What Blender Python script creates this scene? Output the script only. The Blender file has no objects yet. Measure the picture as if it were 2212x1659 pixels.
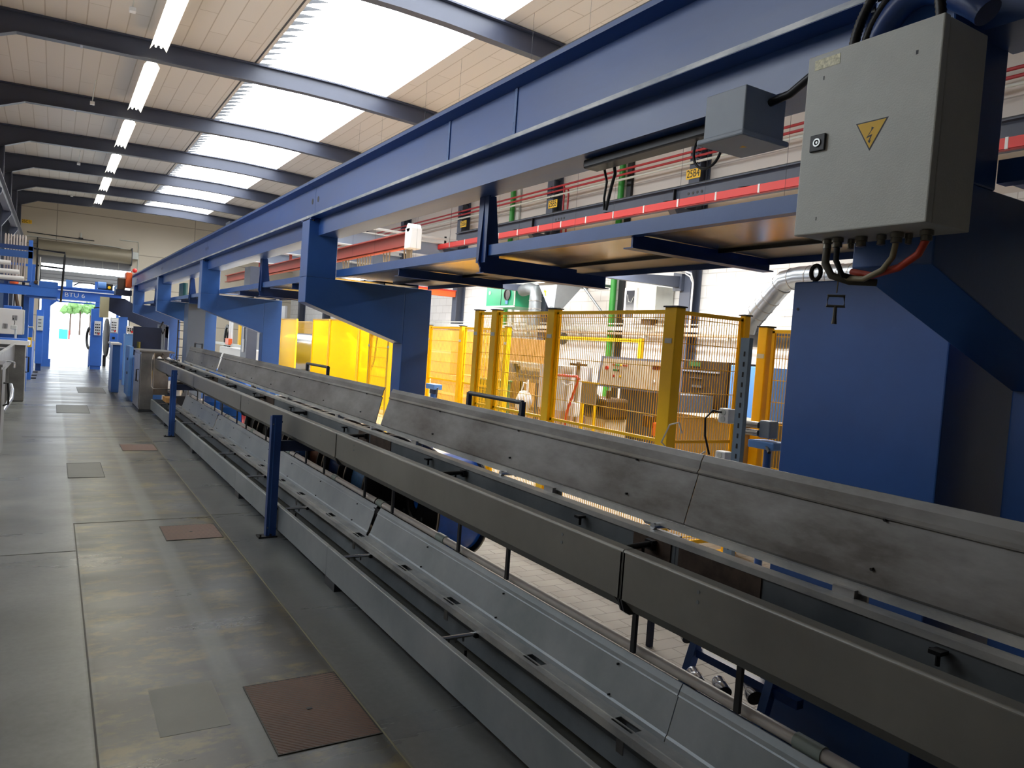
import bpy, bmesh, math, random
from mathutils import Vector, Matrix
random.seed(7)
S = bpy.context.scene
COL = S.collection
PI = math.pi

# ---------------------------------------------------------------- camera
def setup_camera():
    f, yaw, pitch, roll = 1629.25, 0.54983434, -0.0448440359, 0.0716158607
    cy, sy, cp, sp = math.cos(yaw), math.sin(yaw), math.cos(pitch), math.sin(pitch)
    fw = Vector((sy*cp, cy*cp, sp)); r0 = Vector((cy, -sy, 0)); u0 = r0.cross(fw)
    r = math.cos(roll)*r0 + math.sin(roll)*u0
    u = r.cross(fw)
    m = Matrix((( r.x, u.x, -fw.x, 0), (r.y, u.y, -fw.y, 0), (r.z, u.z, -fw.z, 1.65), (0, 0, 0, 1)))
    cd = bpy.data.cameras.new('camera'); cd.sensor_width = 36; cd.lens = f/2212*36
    cd.clip_start = 0.05; cd.clip_end = 400
    co = bpy.data.objects.new('camera', cd); COL.objects.link(co); co.matrix_world = m
    S.camera = co
setup_camera()
# ---------------------------------------------------------------- sky, exposure
W = bpy.data.worlds.new('sky'); S.world = W; W.use_nodes = True
W.node_tree.nodes['Background'].inputs[0].default_value = (0.86, 0.93, 1.0, 1)
W.node_tree.nodes['Background'].inputs[1].default_value = 5.0
S.view_settings.view_transform = 'Standard'; S.view_settings.look = 'None'
S.view_settings.gamma = 1.0; S.view_settings.use_curve_mapping = False
S.view_settings.exposure = 0.0
S.cycles.max_bounces = 8; S.cycles.diffuse_bounces = 4; S.cycles.glossy_bounces = 4
S.cycles.transparent_max_bounces = 12
S.cycles.sample_clamp_indirect = 6.0
SKYLIGHT = 7.0      # glow of the daylight sheets
ADDED_SIDEWIN = 6.0

def area(name, loc, size_x, size_y, power, col=(1, 1, 1), rot=(0, 0, 0)):
    l = bpy.data.lights.new(name, 'AREA'); l.shape = 'RECTANGLE'; l.size = size_x; l.size_y = size_y
    l.energy = power; l.color = col
    o = bpy.data.objects.new(name, l); o.location = loc; o.rotation_euler = rot; COL.objects.link(o)
    return o

# ---------------------------------------------------------------- materials
def srgb(h):
    h = h.lstrip('#'); c = [int(h[i:i+2], 16)/255 for i in (0, 2, 4)]
    return tuple(x/12.92 if x <= .04045 else ((x+.055)/1.055)**2.4 for x in c)
MATS = {}
def mat(name, col, rough=.5, metal=0., var=0., scale=3., col2=None, bump=0., bscale=40., stretch=(1, 1, 1), spec=.5, coat=0., alpha=None, trans=None, rvar=0.):
    if name in MATS: return MATS[name]
    if isinstance(col, str): col = srgb(col)
    if isinstance(col2, str): col2 = srgb(col2)
    m = bpy.data.materials.new(name); m.use_nodes = True
    nt = m.node_tree; b = nt.nodes['Principled BSDF']
    b.inputs['Base Color'].default_value = (*col, 1)
    b.inputs['Roughness'].default_value = rough; b.inputs['Metallic'].default_value = metal
    b.inputs['Specular IOR Level'].default_value = spec
    b.inputs['Coat Weight'].default_value = coat; b.inputs['Coat Roughness'].default_value = .28
    if trans: b.inputs['Transmission Weight'].default_value = trans
    if alpha is not None: b.inputs['Alpha'].default_value = alpha
    if var or col2 or bump or rvar:
        tc = nt.nodes.new('ShaderNodeTexCoord'); mp = nt.nodes.new('ShaderNodeMapping')
        mp.inputs['Scale'].default_value = stretch
        nt.links.new(tc.outputs['Object'], mp.inputs[0])
    if var or col2 or rvar:
        n = nt.nodes.new('ShaderNodeTexNoise'); n.inputs['Scale'].default_value = scale; n.inputs['Detail'].default_value = 6
        n.inputs['Roughness'].default_value = .65
        nt.links.new(mp.outputs[0], n.inputs['Vector'])
        if var or col2:
            c2 = col2 or tuple(max(0, x*(1-var)) for x in col)
            r = nt.nodes.new('ShaderNodeValToRGB')
            r.color_ramp.elements[0].position = .35; r.color_ramp.elements[1].position = .65
            r.color_ramp.elements[0].color = (*c2, 1); r.color_ramp.elements[1].color = (*col, 1)
            nt.links.new(n.outputs[0], r.inputs[0]); nt.links.new(r.outputs[0], b.inputs['Base Color'])
        if rvar:
            mr = nt.nodes.new('ShaderNodeMapRange'); mr.inputs[1].default_value = .3; mr.inputs[2].default_value = .7
            mr.inputs[3].default_value = rough-rvar; mr.inputs[4].default_value = rough+rvar
            nt.links.new(n.outputs[0], mr.inputs[0]); nt.links.new(mr.outputs[0], b.inputs['Roughness'])
    if bump:
        n2 = nt.nodes.new('ShaderNodeTexNoise'); n2.inputs['Scale'].default_value = bscale; n2.inputs['Detail'].default_value = 4
        nt.links.new(mp.outputs[0], n2.inputs['Vector'])
        bp = nt.nodes.new('ShaderNodeBump'); bp.inputs['Strength'].default_value = bump; bp.inputs['Distance'].default_value = .01
        nt.links.new(n2.outputs[0], bp.inputs['Height']); nt.links.new(bp.outputs[0], b.inputs['Normal'])
    MATS[name] = m; return m
def emit(name, col, st):
    if name in MATS: return MATS[name]
    m = bpy.data.materials.new(name); m.use_nodes = True; nt = m.node_tree
    b = nt.nodes['Principled BSDF']; b.inputs['Base Color'].default_value = (*col, 1)
    b.inputs['Emission Color'].default_value = (*col, 1); b.inputs['Emission Strength'].default_value = st
    MATS[name] = m; return m

def brickmat(name, c1, c2, mortar, bw, bh, msize, rough=.6, axes='YZ', rotate=False, bump=.3, offset=.5, metal=0):
    m = bpy.data.materials.new(name); m.use_nodes = True; nt = m.node_tree; b = nt.nodes['Principled BSDF']
    tc = nt.nodes.new('ShaderNodeTexCoord'); sp = nt.nodes.new('ShaderNodeSeparateXYZ'); cb = nt.nodes.new('ShaderNodeCombineXYZ')
    nt.links.new(tc.outputs['Object'], sp.inputs[0])
    nt.links.new(sp.outputs['XYZ'.index(axes[0])], cb.inputs[0]); nt.links.new(sp.outputs['XYZ'.index(axes[1])], cb.inputs[1])
    br = nt.nodes.new('ShaderNodeTexBrick'); nt.links.new(cb.outputs[0], br.inputs['Vector'])
    br.inputs['Color1'].default_value = (*c1, 1); br.inputs['Color2'].default_value = (*c2, 1); br.inputs['Mortar'].default_value = (*mortar, 1)
    br.inputs['Scale'].default_value = 1; br.inputs['Brick Width'].default_value = bw; br.inputs['Row Height'].default_value = bh
    br.inputs['Mortar Size'].default_value = msize; br.inputs['Mortar Smooth'].default_value = .1; br.offset = offset
    nt.links.new(br.outputs['Color'], b.inputs['Base Color']); b.inputs['Roughness'].default_value = rough; b.inputs['Metallic'].default_value = metal
    if bump:
        bp = nt.nodes.new('ShaderNodeBump'); bp.inputs['Strength'].default_value = bump; bp.inputs['Distance'].default_value = .004; bp.invert = True
        nt.links.new(br.outputs['Fac'], bp.inputs['Height']); nt.links.new(bp.outputs[0], b.inputs['Normal'])
    MATS[name] = m; return m

BLUE = mat('blue_paint', '#345fa4', .34, var=.2, scale=1.3, bump=.04, bscale=60, coat=.15)
BLUE_D = mat('dark_blue_paint', '#1d3f7c', .35, var=.25, scale=2, bump=.05, bscale=60)
BLUE_W = mat('worn_blue_paint', '#2a5399', .38, var=.3, scale=2.2, bump=.05, bscale=25, stretch=(1, .25, 1), rvar=.06, coat=.22)
BLUE_L = mat('light_blue_paint', '#5f8fd0', .4, var=.1)
NAVY = mat('navy_paint', '#16223f', .45, var=.2)
FLANGE = mat('scuffed_flange', '#c2c2c0', .45, metal=.2, col2='#6d7683', scale=9, stretch=(1, .3, 1))
STEELBEAM = mat('graphite_paint', '#454c5e', .42, var=.15, scale=1.2)
GALV = mat('galvanised_sheet', '#7b8084', .45, metal=.45, col2='#5f656a', scale=2.2, bump=.05, bscale=14, rvar=.08)
LIDM = mat('weathered_lid_sheet', '#7c7b79', .46, metal=.35, col2='#47423d', scale=1.9, bump=.05, bscale=20, stretch=(1, .8, 2.2), rvar=.08)
LIDM2 = mat('galvanised_lid_sheet', '#979c9f', .45, metal=.35, col2='#7c8488', scale=1.8, bump=.05, bscale=20, rvar=.06)
PANEL = mat('grey_trough_panel', '#807f7a', .40, metal=.4, col2='#6b6a66', scale=1.1, bump=.03, bscale=30, rvar=.06)
RAILM = mat('bright_rail_steel', '#c2c1bc', .38, metal=.35, col2='#8f9192', scale=5, stretch=(1, .5, 1))
RUST = mat('rusty_steel', '#54453b', .6, metal=.3, col2='#33271f', scale=9)
MUCK = mat('wet_grime', '#2b2a25', .4, metal=.1, col2='#45433a', scale=6, bump=.15, bscale=18)
CHROME = mat('polished_steel', '#dfe2e8', .2, metal=.75)
STAINLESS = mat('brushed_stainless', '#a9a7a5', .3, metal=.85, col2='#8d8b8a', scale=3)
BLACK = mat('black_rubber', '#111113', .45)
BLACKM = mat('black_steel', '#1a1a1d', .4, metal=.3)
DARKG = mat('dark_grey_steel', '#3a3c40', .45, metal=.3)
LGREY = mat('light_grey_enclosure', '#ced1cb', .5, var=.08, scale=6, bump=.12, bscale=220)
BOXG = mat('grey_junction_box', '#929ca8', .45, var=.1)
WHITE = mat('white_paint', '#e6e6e6', .45)
PLASTIC = mat('white_plastic_pipe', '#d2cdc8', .35, var=.1, scale=8)
YEL = mat('yellow_paint', '#ffc800', .38, var=.08, scale=3, coat=.1)
YELP = mat('yellow_acrylic', '#ffd21c', .25, trans=.0, alpha=.82)
REDB = mat('red_conductor_rail', '#d5332f', .4)
REDP = mat('red_pipe', '#a52a33', .4)
BROWNRED = mat('brick_red_girder', '#8f3428', .42)
ORANGE = mat('orange_paint', '#e8622a', .4)
GREENP = mat('green_pipe', '#35953a', .4)
GREENU = mat('green_air_unit', '#179067', .45)
OLIVE = mat('dark_green_plastic', '#2f5a2c', .5)
CARD = mat('cardboard', '#b98a50', .75, var=.2, scale=4)
BROWNM = mat('brown_machine', '#4a3524', .5, var=.2)
BEIGE = mat('beige_panel', '#cdbfa8', .5)
SIGNY = mat('yellow_sign', '#f7c52a', .5)
REELB = mat('black_reel_plastic', '#141318', .4, bump=.04)
REELW = mat('blue_reel_wrap', '#2b7dff', .22, var=.3, scale=4, bump=.25, bscale=9, coat=.4)
WIREB = mat('light_blue_wire', '#6aa5ea', .4, var=.25, scale=30, stretch=(12, 1, 1))
COPPER = mat('copper_wire', '#8a5a42', .4, metal=.4)
REELG = mat('grey_reel_barrel', '#57595c', .4, metal=.4, var=.3)
RUSTPLATE = mat('checker_plate', '#5b4338', .55, metal=.2, col2='#4a3c35', scale=6)
ASPHALT = mat('outdoor_asphalt', '#b9b9b6', .8, var=.1)
LEAF = mat('tree_leaves', '#6f9a55', .7, var=.4, scale=4)
DECKM = mat('mirror_deck_sheet', '#efe2cc', .22, metal=.8, col2='#d0bf9f', scale=2.5, rvar=.05)
DRUMB = mat('blue_drum', '#1767c8', .35)

def perf():
    m = bpy.data.materials.new('perforated_sheet'); m.use_nodes = True; nt = m.node_tree; b = nt.nodes['Principled BSDF']
    b.inputs['Base Color'].default_value = (*srgb('#b5a78e'), 1); b.inputs['Metallic'].default_value = .3; b.inputs['Roughness'].default_value = .4
    tc = nt.nodes.new('ShaderNodeTexCoord'); sp = nt.nodes.new('ShaderNodeSeparateXYZ'); cb = nt.nodes.new('ShaderNodeCombineXYZ')
    nt.links.new(tc.outputs['Object'], sp.inputs[0]); nt.links.new(sp.outputs[1], cb.inputs[0]); nt.links.new(sp.outputs[0], cb.inputs[1])
    br = nt.nodes.new('ShaderNodeTexBrick'); nt.links.new(cb.outputs[0], br.inputs['Vector'])
    br.inputs['Color1'].default_value = (0, 0, 0, 1); br.inputs['Color2'].default_value = (0, 0, 0, 1); br.inputs['Mortar'].default_value = (1, 1, 1, 1)
    br.inputs['Scale'].default_value = 1; br.inputs['Brick Width'].default_value = .13; br.inputs['Row Height'].default_value = .058
    br.inputs['Mortar Size'].default_value = .030; br.inputs['Mortar Smooth'].default_value = 0
    nt.links.new(br.outputs['Color'], b.inputs['Alpha'])
    return m
PERF = perf()

def floor_material():
    m = bpy.data.materials.new('concrete_floor'); m.use_nodes = True; nt = m.node_tree; b = nt.nodes['Principled BSDF']
    tc = nt.nodes.new('ShaderNodeTexCoord')
    def noise(scale, st=(1, 1, 1), det=8, rough=.6, w=0):
        mp = nt.nodes.new('ShaderNodeMapping'); mp.inputs['Scale'].default_value = st; mp.inputs['Location'].default_value = (w, w*1.7, 0)
        nt.links.new(tc.outputs['Object'], mp.inputs[0])
        n = nt.nodes.new('ShaderNodeTexNoise'); n.inputs['Scale'].default_value = scale; n.inputs['Detail'].default_value = det; n.inputs['Roughness'].default_value = rough
        nt.links.new(mp.outputs[0], n.inputs['Vector']); return n
    def ramp(src, p0, p1, c0, c1):
        r = nt.nodes.new('ShaderNodeValToRGB'); r.color_ramp.elements[0].position = p0; r.color_ramp.elements[1].position = p1
        r.color_ramp.elements[0].color = (*c0, 1); r.color_ramp.elements[1].color = (*c1, 1); nt.links.new(src, r.inputs[0]); return r
    def mix(fac, a, c, mode='MIX'):
        x = nt.nodes.new('ShaderNodeMix'); x.data_type = 'RGBA'; x.blend_type = mode
        nt.links.new(fac, x.inputs[0])
        nt.links.new(a, x.inputs[6])
        if isinstance(c, tuple): x.inputs[7].default_value = (*c, 1)
        else: nt.links.new(c, x.inputs[7])
        return x.outputs[2]
    base = ramp(noise(1.2).outputs[0], .3, .7, srgb('#6c6e6b'), srgb('#878986')).outputs[0]
    # worn traffic lane: the band of darker, oil-stained slabs between the joints at x=.2 and x=1.26
    sp = nt.nodes.new('ShaderNodeSeparateXYZ'); nt.links.new(tc.outputs['Object'], sp.inputs[0])
    def band(x0, x1, soft):
        a = nt.nodes.new('ShaderNodeMapRange'); a.inputs[1].default_value = x0-soft; a.inputs[2].default_value = x0+soft; nt.links.new(sp.outputs[0], a.inputs[0])
        c = nt.nodes.new('ShaderNodeMapRange'); c.inputs[1].default_value = x1+soft; c.inputs[2].default_value = x1-soft; nt.links.new(sp.outputs[0], c.inputs[0])
        mu = nt.nodes.new('ShaderNodeMath'); mu.operation = 'MULTIPLY'; nt.links.new(a.outputs[0], mu.inputs[0]); nt.links.new(c.outputs[0], mu.inputs[1]); return mu.outputs[0]
    def mul(a, c):
        mu = nt.nodes.new('ShaderNodeMath'); mu.operation = 'MULTIPLY'; nt.links.new(a, mu.inputs[0])
        if isinstance(c, float): mu.inputs[1].default_value = c
        else: nt.links.new(c, mu.inputs[1])
        return mu.outputs[0]
    lane = band(.21, 1.257, .02)
    n2 = ramp(noise(2.2, (.8, 1.6, 1), w=3).outputs[0], .42, .56, (0, 0, 0), (1, 1, 1)).outputs[0]
    c1 = mix(mul(lane, .9), base, srgb('#3a3a34'))
    c2 = mix(mul(mul(lane, n2), .9), c1, srgb('#39362c'))
    n3 = ramp(noise(3.1, (.9, 1.5, 1), w=11, rough=.72).outputs[0], .50, .62, (0, 0, 0), (1, 1, 1)).outputs[0]
    c3 = mix(mul(mul(lane, n3), .9), c2, srgb('#6f6238'))
    edge = band(1.257, 2.1, .03)
    c4 = mix(mul(edge, .65), c3, srgb('#56595c'))
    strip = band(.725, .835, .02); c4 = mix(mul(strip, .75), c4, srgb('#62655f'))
    fine = ramp(noise(30, det=3).outputs[0], .3, .8, (.82, .82, .82), (1, 1, 1)).outputs[0]
    x = nt.nodes.new('ShaderNodeMix'); x.data_type = 'RGBA'; x.blend_type = 'MULTIPLY'; x.inputs[0].default_value = 1
    nt.links.new(c4, x.inputs[6]); nt.links.new(fine, x.inputs[7]); nt.links.new(x.outputs[2], b.inputs['Base Color'])
    rr = ramp(noise(.9, (.5, 2.2, 1), w=5).outputs[0], .3, .7, (.24, .24, .24), (.40, .40, .40))
    nt.links.new(rr.outputs[0], b.inputs['Roughness'])
    b.inputs['Specular IOR Level'].default_value = .5
    bp = nt.nodes.new('ShaderNodeBump'); bp.inputs['Strength'].default_value = .05; bp.inputs['Distance'].default_value = .004
    nn = noise(14, det=3); nt.links.new(nn.outputs[0], bp.inputs['Height']); nt.links.new(bp.outputs[0], b.inputs['Normal'])
    return m
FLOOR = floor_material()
PAVE = brickmat('concrete_pavers', srgb('#a39a8c'), srgb('#9b9184'), srgb('#6d6458'), .24, .12, .004, rough=.6, axes='XY')
BLOCK = brickmat('white_block_wall', srgb('#ecebea'), srgb('#e6e5e4'), srgb('#c9c6c4'), .5, .25, .008, rough=.55, axes='YZ')
CLAD = brickmat('beige_cladding', srgb('#d6cfc8'), srgb('#d2cbc4'), srgb('#a49c94'), 40, 1.9, .012, rough=.6, axes='YZ', offset=0)
CLADB = brickmat('cream_end_wall', srgb('#d0c6b4'), srgb('#ccc2b0'), srgb('#9f9686'), 6.2, 1.7, .02, rough=.65, axes='XZ', offset=0)
CEIL = brickmat('cream_roof_planks', srgb('#d8d2cb'), srgb('#d3cdc6'), srgb('#b8afa4'), 2.6, .33, .010, rough=.6, axes='YX', bump=.5, offset=.37)

# ---------------------------------------------------------------- mesh helpers
class MB:
    def __init__(s): s.v = []; s.f = []; s.sm = []
    def add(s, vs, fs, smooth=False):
        n = len(s.v); s.v += [tuple(v) for v in vs]; s.f += [tuple(i+n for i in f) for f in fs]; s.sm += [smooth]*len(fs); return s
    def box(s, x0, x1, y0, y1, z0, z1):
        x0, x1 = sorted((x0, x1)); y0, y1 = sorted((y0, y1)); z0, z1 = sorted((z0, z1))
        vs = [(x, y, z) for z in (z0, z1) for y in (y0, y1) for x in (x0, x1)]
        return s.add(vs, [(0, 2, 3, 1), (4, 5, 7, 6), (0, 1, 5, 4), (2, 6, 7, 3), (0, 4, 6, 2), (1, 3, 7, 5)])
    def prism(s, prof, a0, a1, axis='Y'):
        """extrude a closed 2-D outline: axis Y -> outline (x,z); X -> (y,z); Z -> (x,y)"""
        def P(p, a): return {'Y': (p[0], a, p[1]), 'X': (a, p[0], p[1]), 'Z': (p[0], p[1], a)}[axis]
        n = len(prof)
        area2 = sum(prof[i][0]*prof[(i+1) % n][1]-prof[(i+1) % n][0]*prof[i][1] for i in range(n))
        pr = prof if (area2 > 0) else prof[::-1]
        vs = [P(p, a0) for p in pr]+[P(p, a1) for p in pr]
        flip = (axis == 'Y')
        fs = [tuple(range(n))[::-1], tuple(range(n, 2*n))]+[(i, (i+1) % n, n+(i+1) % n, n+i) for i in range(n)]
        if flip: fs = [f[::-1] for f in fs]
        if a1 < a0: fs = [f[::-1] for f in fs]
        return s.add(vs, fs)
    def sheet(s, pts, t, a0, a1, axis='Y', off=(1, 0)):
        prof = list(pts)+[(p[0]+off[0]*t, p[1]+off[1]*t) for p in pts[::-1]]
        return s.prism(prof, a0, a1, axis)
    def tube(s, pts, r, n=10, close=False, caps=True, smooth=True):
        pts = [Vector(p) for p in pts]; m = len(pts); rings = []
        rr = r if isinstance(r, (list, tuple)) else [r]*m
        up = None
        for i, p in enumerate(pts):
            if close: d = (pts[(i+1) % m]-pts[i-1]).normalized()
            else: d = ((pts[min(i+1, m-1)]-pts[max(i-1, 0)])).normalized()
            if up is None:
                up = Vector((0, 0, 1)) if abs(d.z) < .9 else Vector((1, 0, 0))
            a = d.cross(up).normalized(); b = a.cross(d).normalized(); up = b
            rings.append([p+rr[i]*(math.cos(2*PI*k/n)*a+math.sin(2*PI*k/n)*b) for k in range(n)])
        vs = [v for g in rings for v in g]; fs = []
        for i in range(m if close else m-1):
            j = (i+1) % m
            fs += [(i*n+k, i*n+(k+1) % n, j*n+(k+1) % n, j*n+k) for k in range(n)]
        s.add(vs, fs, smooth)
        if caps and not close:
            s.add(rings[0], [tuple(range(n))]); s.add(rings[-1], [tuple(range(n))[::-1]])
        return s
    def cyl(s, p0, p1, r, n=20, smooth=True): return s.tube([p0, p1], r, n, smooth=smooth)
    def lathe(s, c, axis, prof, n=32):
        """prof: list of (distance along axis, radius)"""
        ax = Vector(axis).normalized(); up = Vector((0, 0, 1)) if abs(ax.z) < .9 else Vector((1, 0, 0))
        a = ax.cross(up).normalized(); b = a.cross(ax).normalized(); c = Vector(c)
        vs = [c+ax*d+r*(math.cos(2*PI*k/n)*a+math.sin(2*PI*k/n)*b) for d, r in prof for k in range(n)]
        fs = [(i*n+k, i*n+(k+1) % n, (i+1)*n+(k+1) % n, (i+1)*n+k) for i in range(len(prof)-1) for k in range(n)]
        return s.add(vs, fs, True)
    def ico(s, c, r, sub=1, sc=(1, 1, 1), jit=0.):
        bm = bmesh.new(); bmesh.ops.create_icosphere(bm, subdivisions=sub, radius=1)
        vs = [Vector((v.co.x*r*sc[0], v.co.y*r*sc[1], v.co.z*r*sc[2]))*(1+random.uniform(-jit, jit))+Vector(c) for v in bm.verts]
        fs = [tuple(v.index for v in f.verts) for f in bm.faces]; bm.free()
        return s.add(vs, fs, True)
    def build(s, name, m, parent=None, bevel=0.):
        L = root_loc(parent)
        me = bpy.data.meshes.new(name); me.from_pydata([(v[0]-L[0], v[1]-L[1], v[2]-L[2]) for v in s.v], [], s.f); me.update()
        me.polygons.foreach_set('use_smooth', s.sm)
        me.materials.append(m)
        bm = bmesh.new(); bm.from_mesh(me); bmesh.ops.recalc_face_normals(bm, faces=bm.faces); bm.to_mesh(me); bm.free()
        if any(s.sm): me.set_sharp_from_angle(angle=math.radians(40))
        o = bpy.data.objects.new(name, me); COL.objects.link(o)
        if parent is not None: o.parent = parent
        if bevel:
            b = o.modifiers.new('bevel', 'BEVEL'); b.width = bevel; b.segments = 2; b.limit_method = 'ANGLE'
        return o
def root_loc(p):
    if p is None: return (0, 0, 0)
    while p.parent is not None: p = p.parent
    return tuple(p.location)
def tag(o, label, cat, group=None):
    o['label'] = label; o['category'] = cat
    if group: o['group'] = group
    return o
def thing(name, label, cat, loc=(0, 0, 0), group=None):
    o = bpy.data.objects.new(name, None); o.empty_display_size = .1; COL.objects.link(o); o.location = loc
    return tag(o, label, cat, group)
def struct(name, mb, m, bevel=0):
    o = mb.build(name, m, None, bevel); o['kind'] = 'structure'; return o
KIDS = {}
def dup(root, loc, label, group=None):
    r = root.copy(); COL.objects.link(r); r.location = loc; r['label'] = label
    if group: r['group'] = group
    def rec(src, dst):
        for ch in list(src.children):
            c = ch.copy(); COL.objects.link(c); c.parent = dst; rec(ch, c)
    rec(root, r); return r
def text_mesh(txt, size, depth=.002):
    cu = bpy.data.curves.new('lettering', 'FONT'); cu.body = txt; cu.size = size; cu.extrude = depth; cu.align_x = 'CENTER'; cu.align_y = 'CENTER'
    o = bpy.data.objects.new('lettering', cu); COL.objects.link(o)
    bpy.context.view_layer.update()
    me = bpy.data.meshes.new_from_object(o.evaluated_get(bpy.context.evaluated_depsgraph_get()))
    bpy.data.objects.remove(o); return me
def lettering(txt, size, origin, right, up, m, parent, name='lettering', sx=1.):
    me = text_mesh(txt, size); R = Vector(right).normalized(); U = Vector(up).normalized(); N = R.cross(U); L = Vector(root_loc(parent)); O = Vector(origin)
    for v in me.vertices:
        p = O+R*v.co.x*sx+U*v.co.y+N*v.co.z; v.co = p-L
    me.materials.clear(); me.materials.append(m)
    o = bpy.data.objects.new(name, me); COL.objects.link(o); o.parent = parent; return o
ORD = ['nearest', 'second nearest', 'third nearest', 'fourth nearest', 'fifth nearest', 'sixth nearest', 'seventh nearest', 'eighth nearest', 'ninth nearest', 'tenth nearest']

# ================================================================ SETTING
YN, YF = -3.0, 43.0
XL, XR = -1.75, 11.4
def roofz(x):   # underside of the roof sheets
    P = [(-1.8, 7.12), (-.5, 7.16), (1.5, 7.22), (3.5, 7.27), (5, 7.29), (6.35, 7.25), (7.6, 7.19), (11.6, 6.85)]
    for (a, b), (c, d) in zip(P, P[1:]):
        if x <= c: return b+(d-b)*(x-a)/(c-a)
    return P[-1][1]
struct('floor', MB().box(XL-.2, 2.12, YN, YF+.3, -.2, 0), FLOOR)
struct('floor', MB().box(2.12, XR+.2, YN, YF+.3, -.2, -.001), PAVE)
struct('floor', MB().box(-14, 16, YF+.3, 120, -.2, -.01), ASPHALT)
struct('wall_right', MB().box(XR, XR+.25, YN, YF, 0, 4.35), BLOCK)
struct('wall_right', MB().box(XR, XR+.25, YN, YF, 4.35, 7.3), CLAD)
struct('wall_left', MB().box(XL-.25, XL, YN, YF, 0, 7.3), CLAD)
m = MB()
for b in ((XL-.25, -.62, YF, YF+.3, 0, 7.3), (3.35, XR+.25, YF, YF+.3, 0, 7.3), (-.62, 3.35, YF, YF+.3, 4.25, 7.3)): m.box(*b)
struct('wall_back', m, CLADB)
struct('wall_front', MB().box(XL-.25, XR+.25, YN-.25, YN, 0, 7.3), mat('dark_front_wall', '#26282d', .7))
def roof_strip(xs):
    m = MB(); t = .12
    m.prism([(x, roofz(x)) for x in xs]+[(x, roofz(x)+t) for x in xs[::-1]], YN, YF+.3)
    return m
struct('ceiling', roof_strip([-2, -.5, 1.3]), CEIL)
struct('ceiling', roof_strip([1.3, 2.4, 3.5]), CEIL)
struct('ceiling', roof_strip([6.35, 7.6, 11.65]), CEIL)
# daylight strip: corrugated translucent sheets over the bay between x=3.5 and x=6.35
GLAZE = emit('daylight_sheet', (.93, .97, 1.0), SKYLIGHT)
BEAM_Y = [6.7, 11.55, 16.85, 22.05, 26.8, 31.4, 35.9, 40.2]
def skylight(n, y0, y1):
    m = MB(); xs = [3.42+2.98*i/8 for i in range(9)]; k = int((y1-y0)/.09); vs = []
    for j in range(k+1):
        y = y0+(y1-y0)*j/k; w = .03*math.cos(j*PI)
        for i, x in enumerate(xs): vs.append((x, y, roofz(x)+.10+.16*math.sin(PI*i/8)+w))
    fs = [(j*9+i, j*9+i+1, (j+1)*9+i+1, (j+1)*9+i) for j in range(k) for i in range(8)]
    m.add(vs, fs, False); o = struct('window_%d' % n, m, GLAZE)
    # scalloped filler profile seen as a dark saw-tooth along the left edge
    f = MB()
    q = int((y1-y0)/.36)
    for j in range(q):
        y = y0+(j+.5)*(y1-y0)/q
        f.add([(3.42, y-.15, roofz(3.42)), (3.42, y+.15, roofz(3.42)), (3.42, y, roofz(3.42)+.13), (3.50, y, roofz(3.42)+.02), (3.9, y, roofz(3.9)+.15)], [(0, 1, 2), (0, 3, 1), (1, 3, 2), (2, 3, 0), (2, 3, 4)])
    f.box(3.40, 3.43, y0, y1, roofz(3.42)-.01, roofz(3.42)+.16)
    f.build('edge_filler', DARKG, o)
ys = [8.4]+BEAM_Y[1:]
for i in range(len(ys)-1): skylight(i+1, ys[i]+.05, ys[i+1]-.05)
struct('ceiling', MB().box(3.4, 6.45, YN, 8.42, 7.22, 7.4), CEIL)
struct('ceiling', MB().box(3.4, 6.45, 40.2, YF+.3, 7.22, 7.4), CEIL)

# tall unseen daylight windows, added in the left-hand wall for sheen on the beams
W1 = emit('added_side_window', (.86, .93, 1.0), ADDED_SIDEWIN)
for k, y in enumerate((3.6, 6.2, 9.2, 12.2)):
    o = struct('window_%d' % (30+k), MB().box(XL, XL+.015, y, y+1.9, 3.5, 5.3), W1)
    for b in ((y-.05, y+1.95, 3.45, 3.5), (y-.05, y+1.95, 5.3, 5.35), (y-.05, y, 3.5, 5.3), (y+1.9, y+1.95, 3.5, 5.3), (y+.93, y+.97, 3.5, 5.3)):
        MB().box(XL, XL+.05, *b).build('window_frame', DARKG, o)
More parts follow.
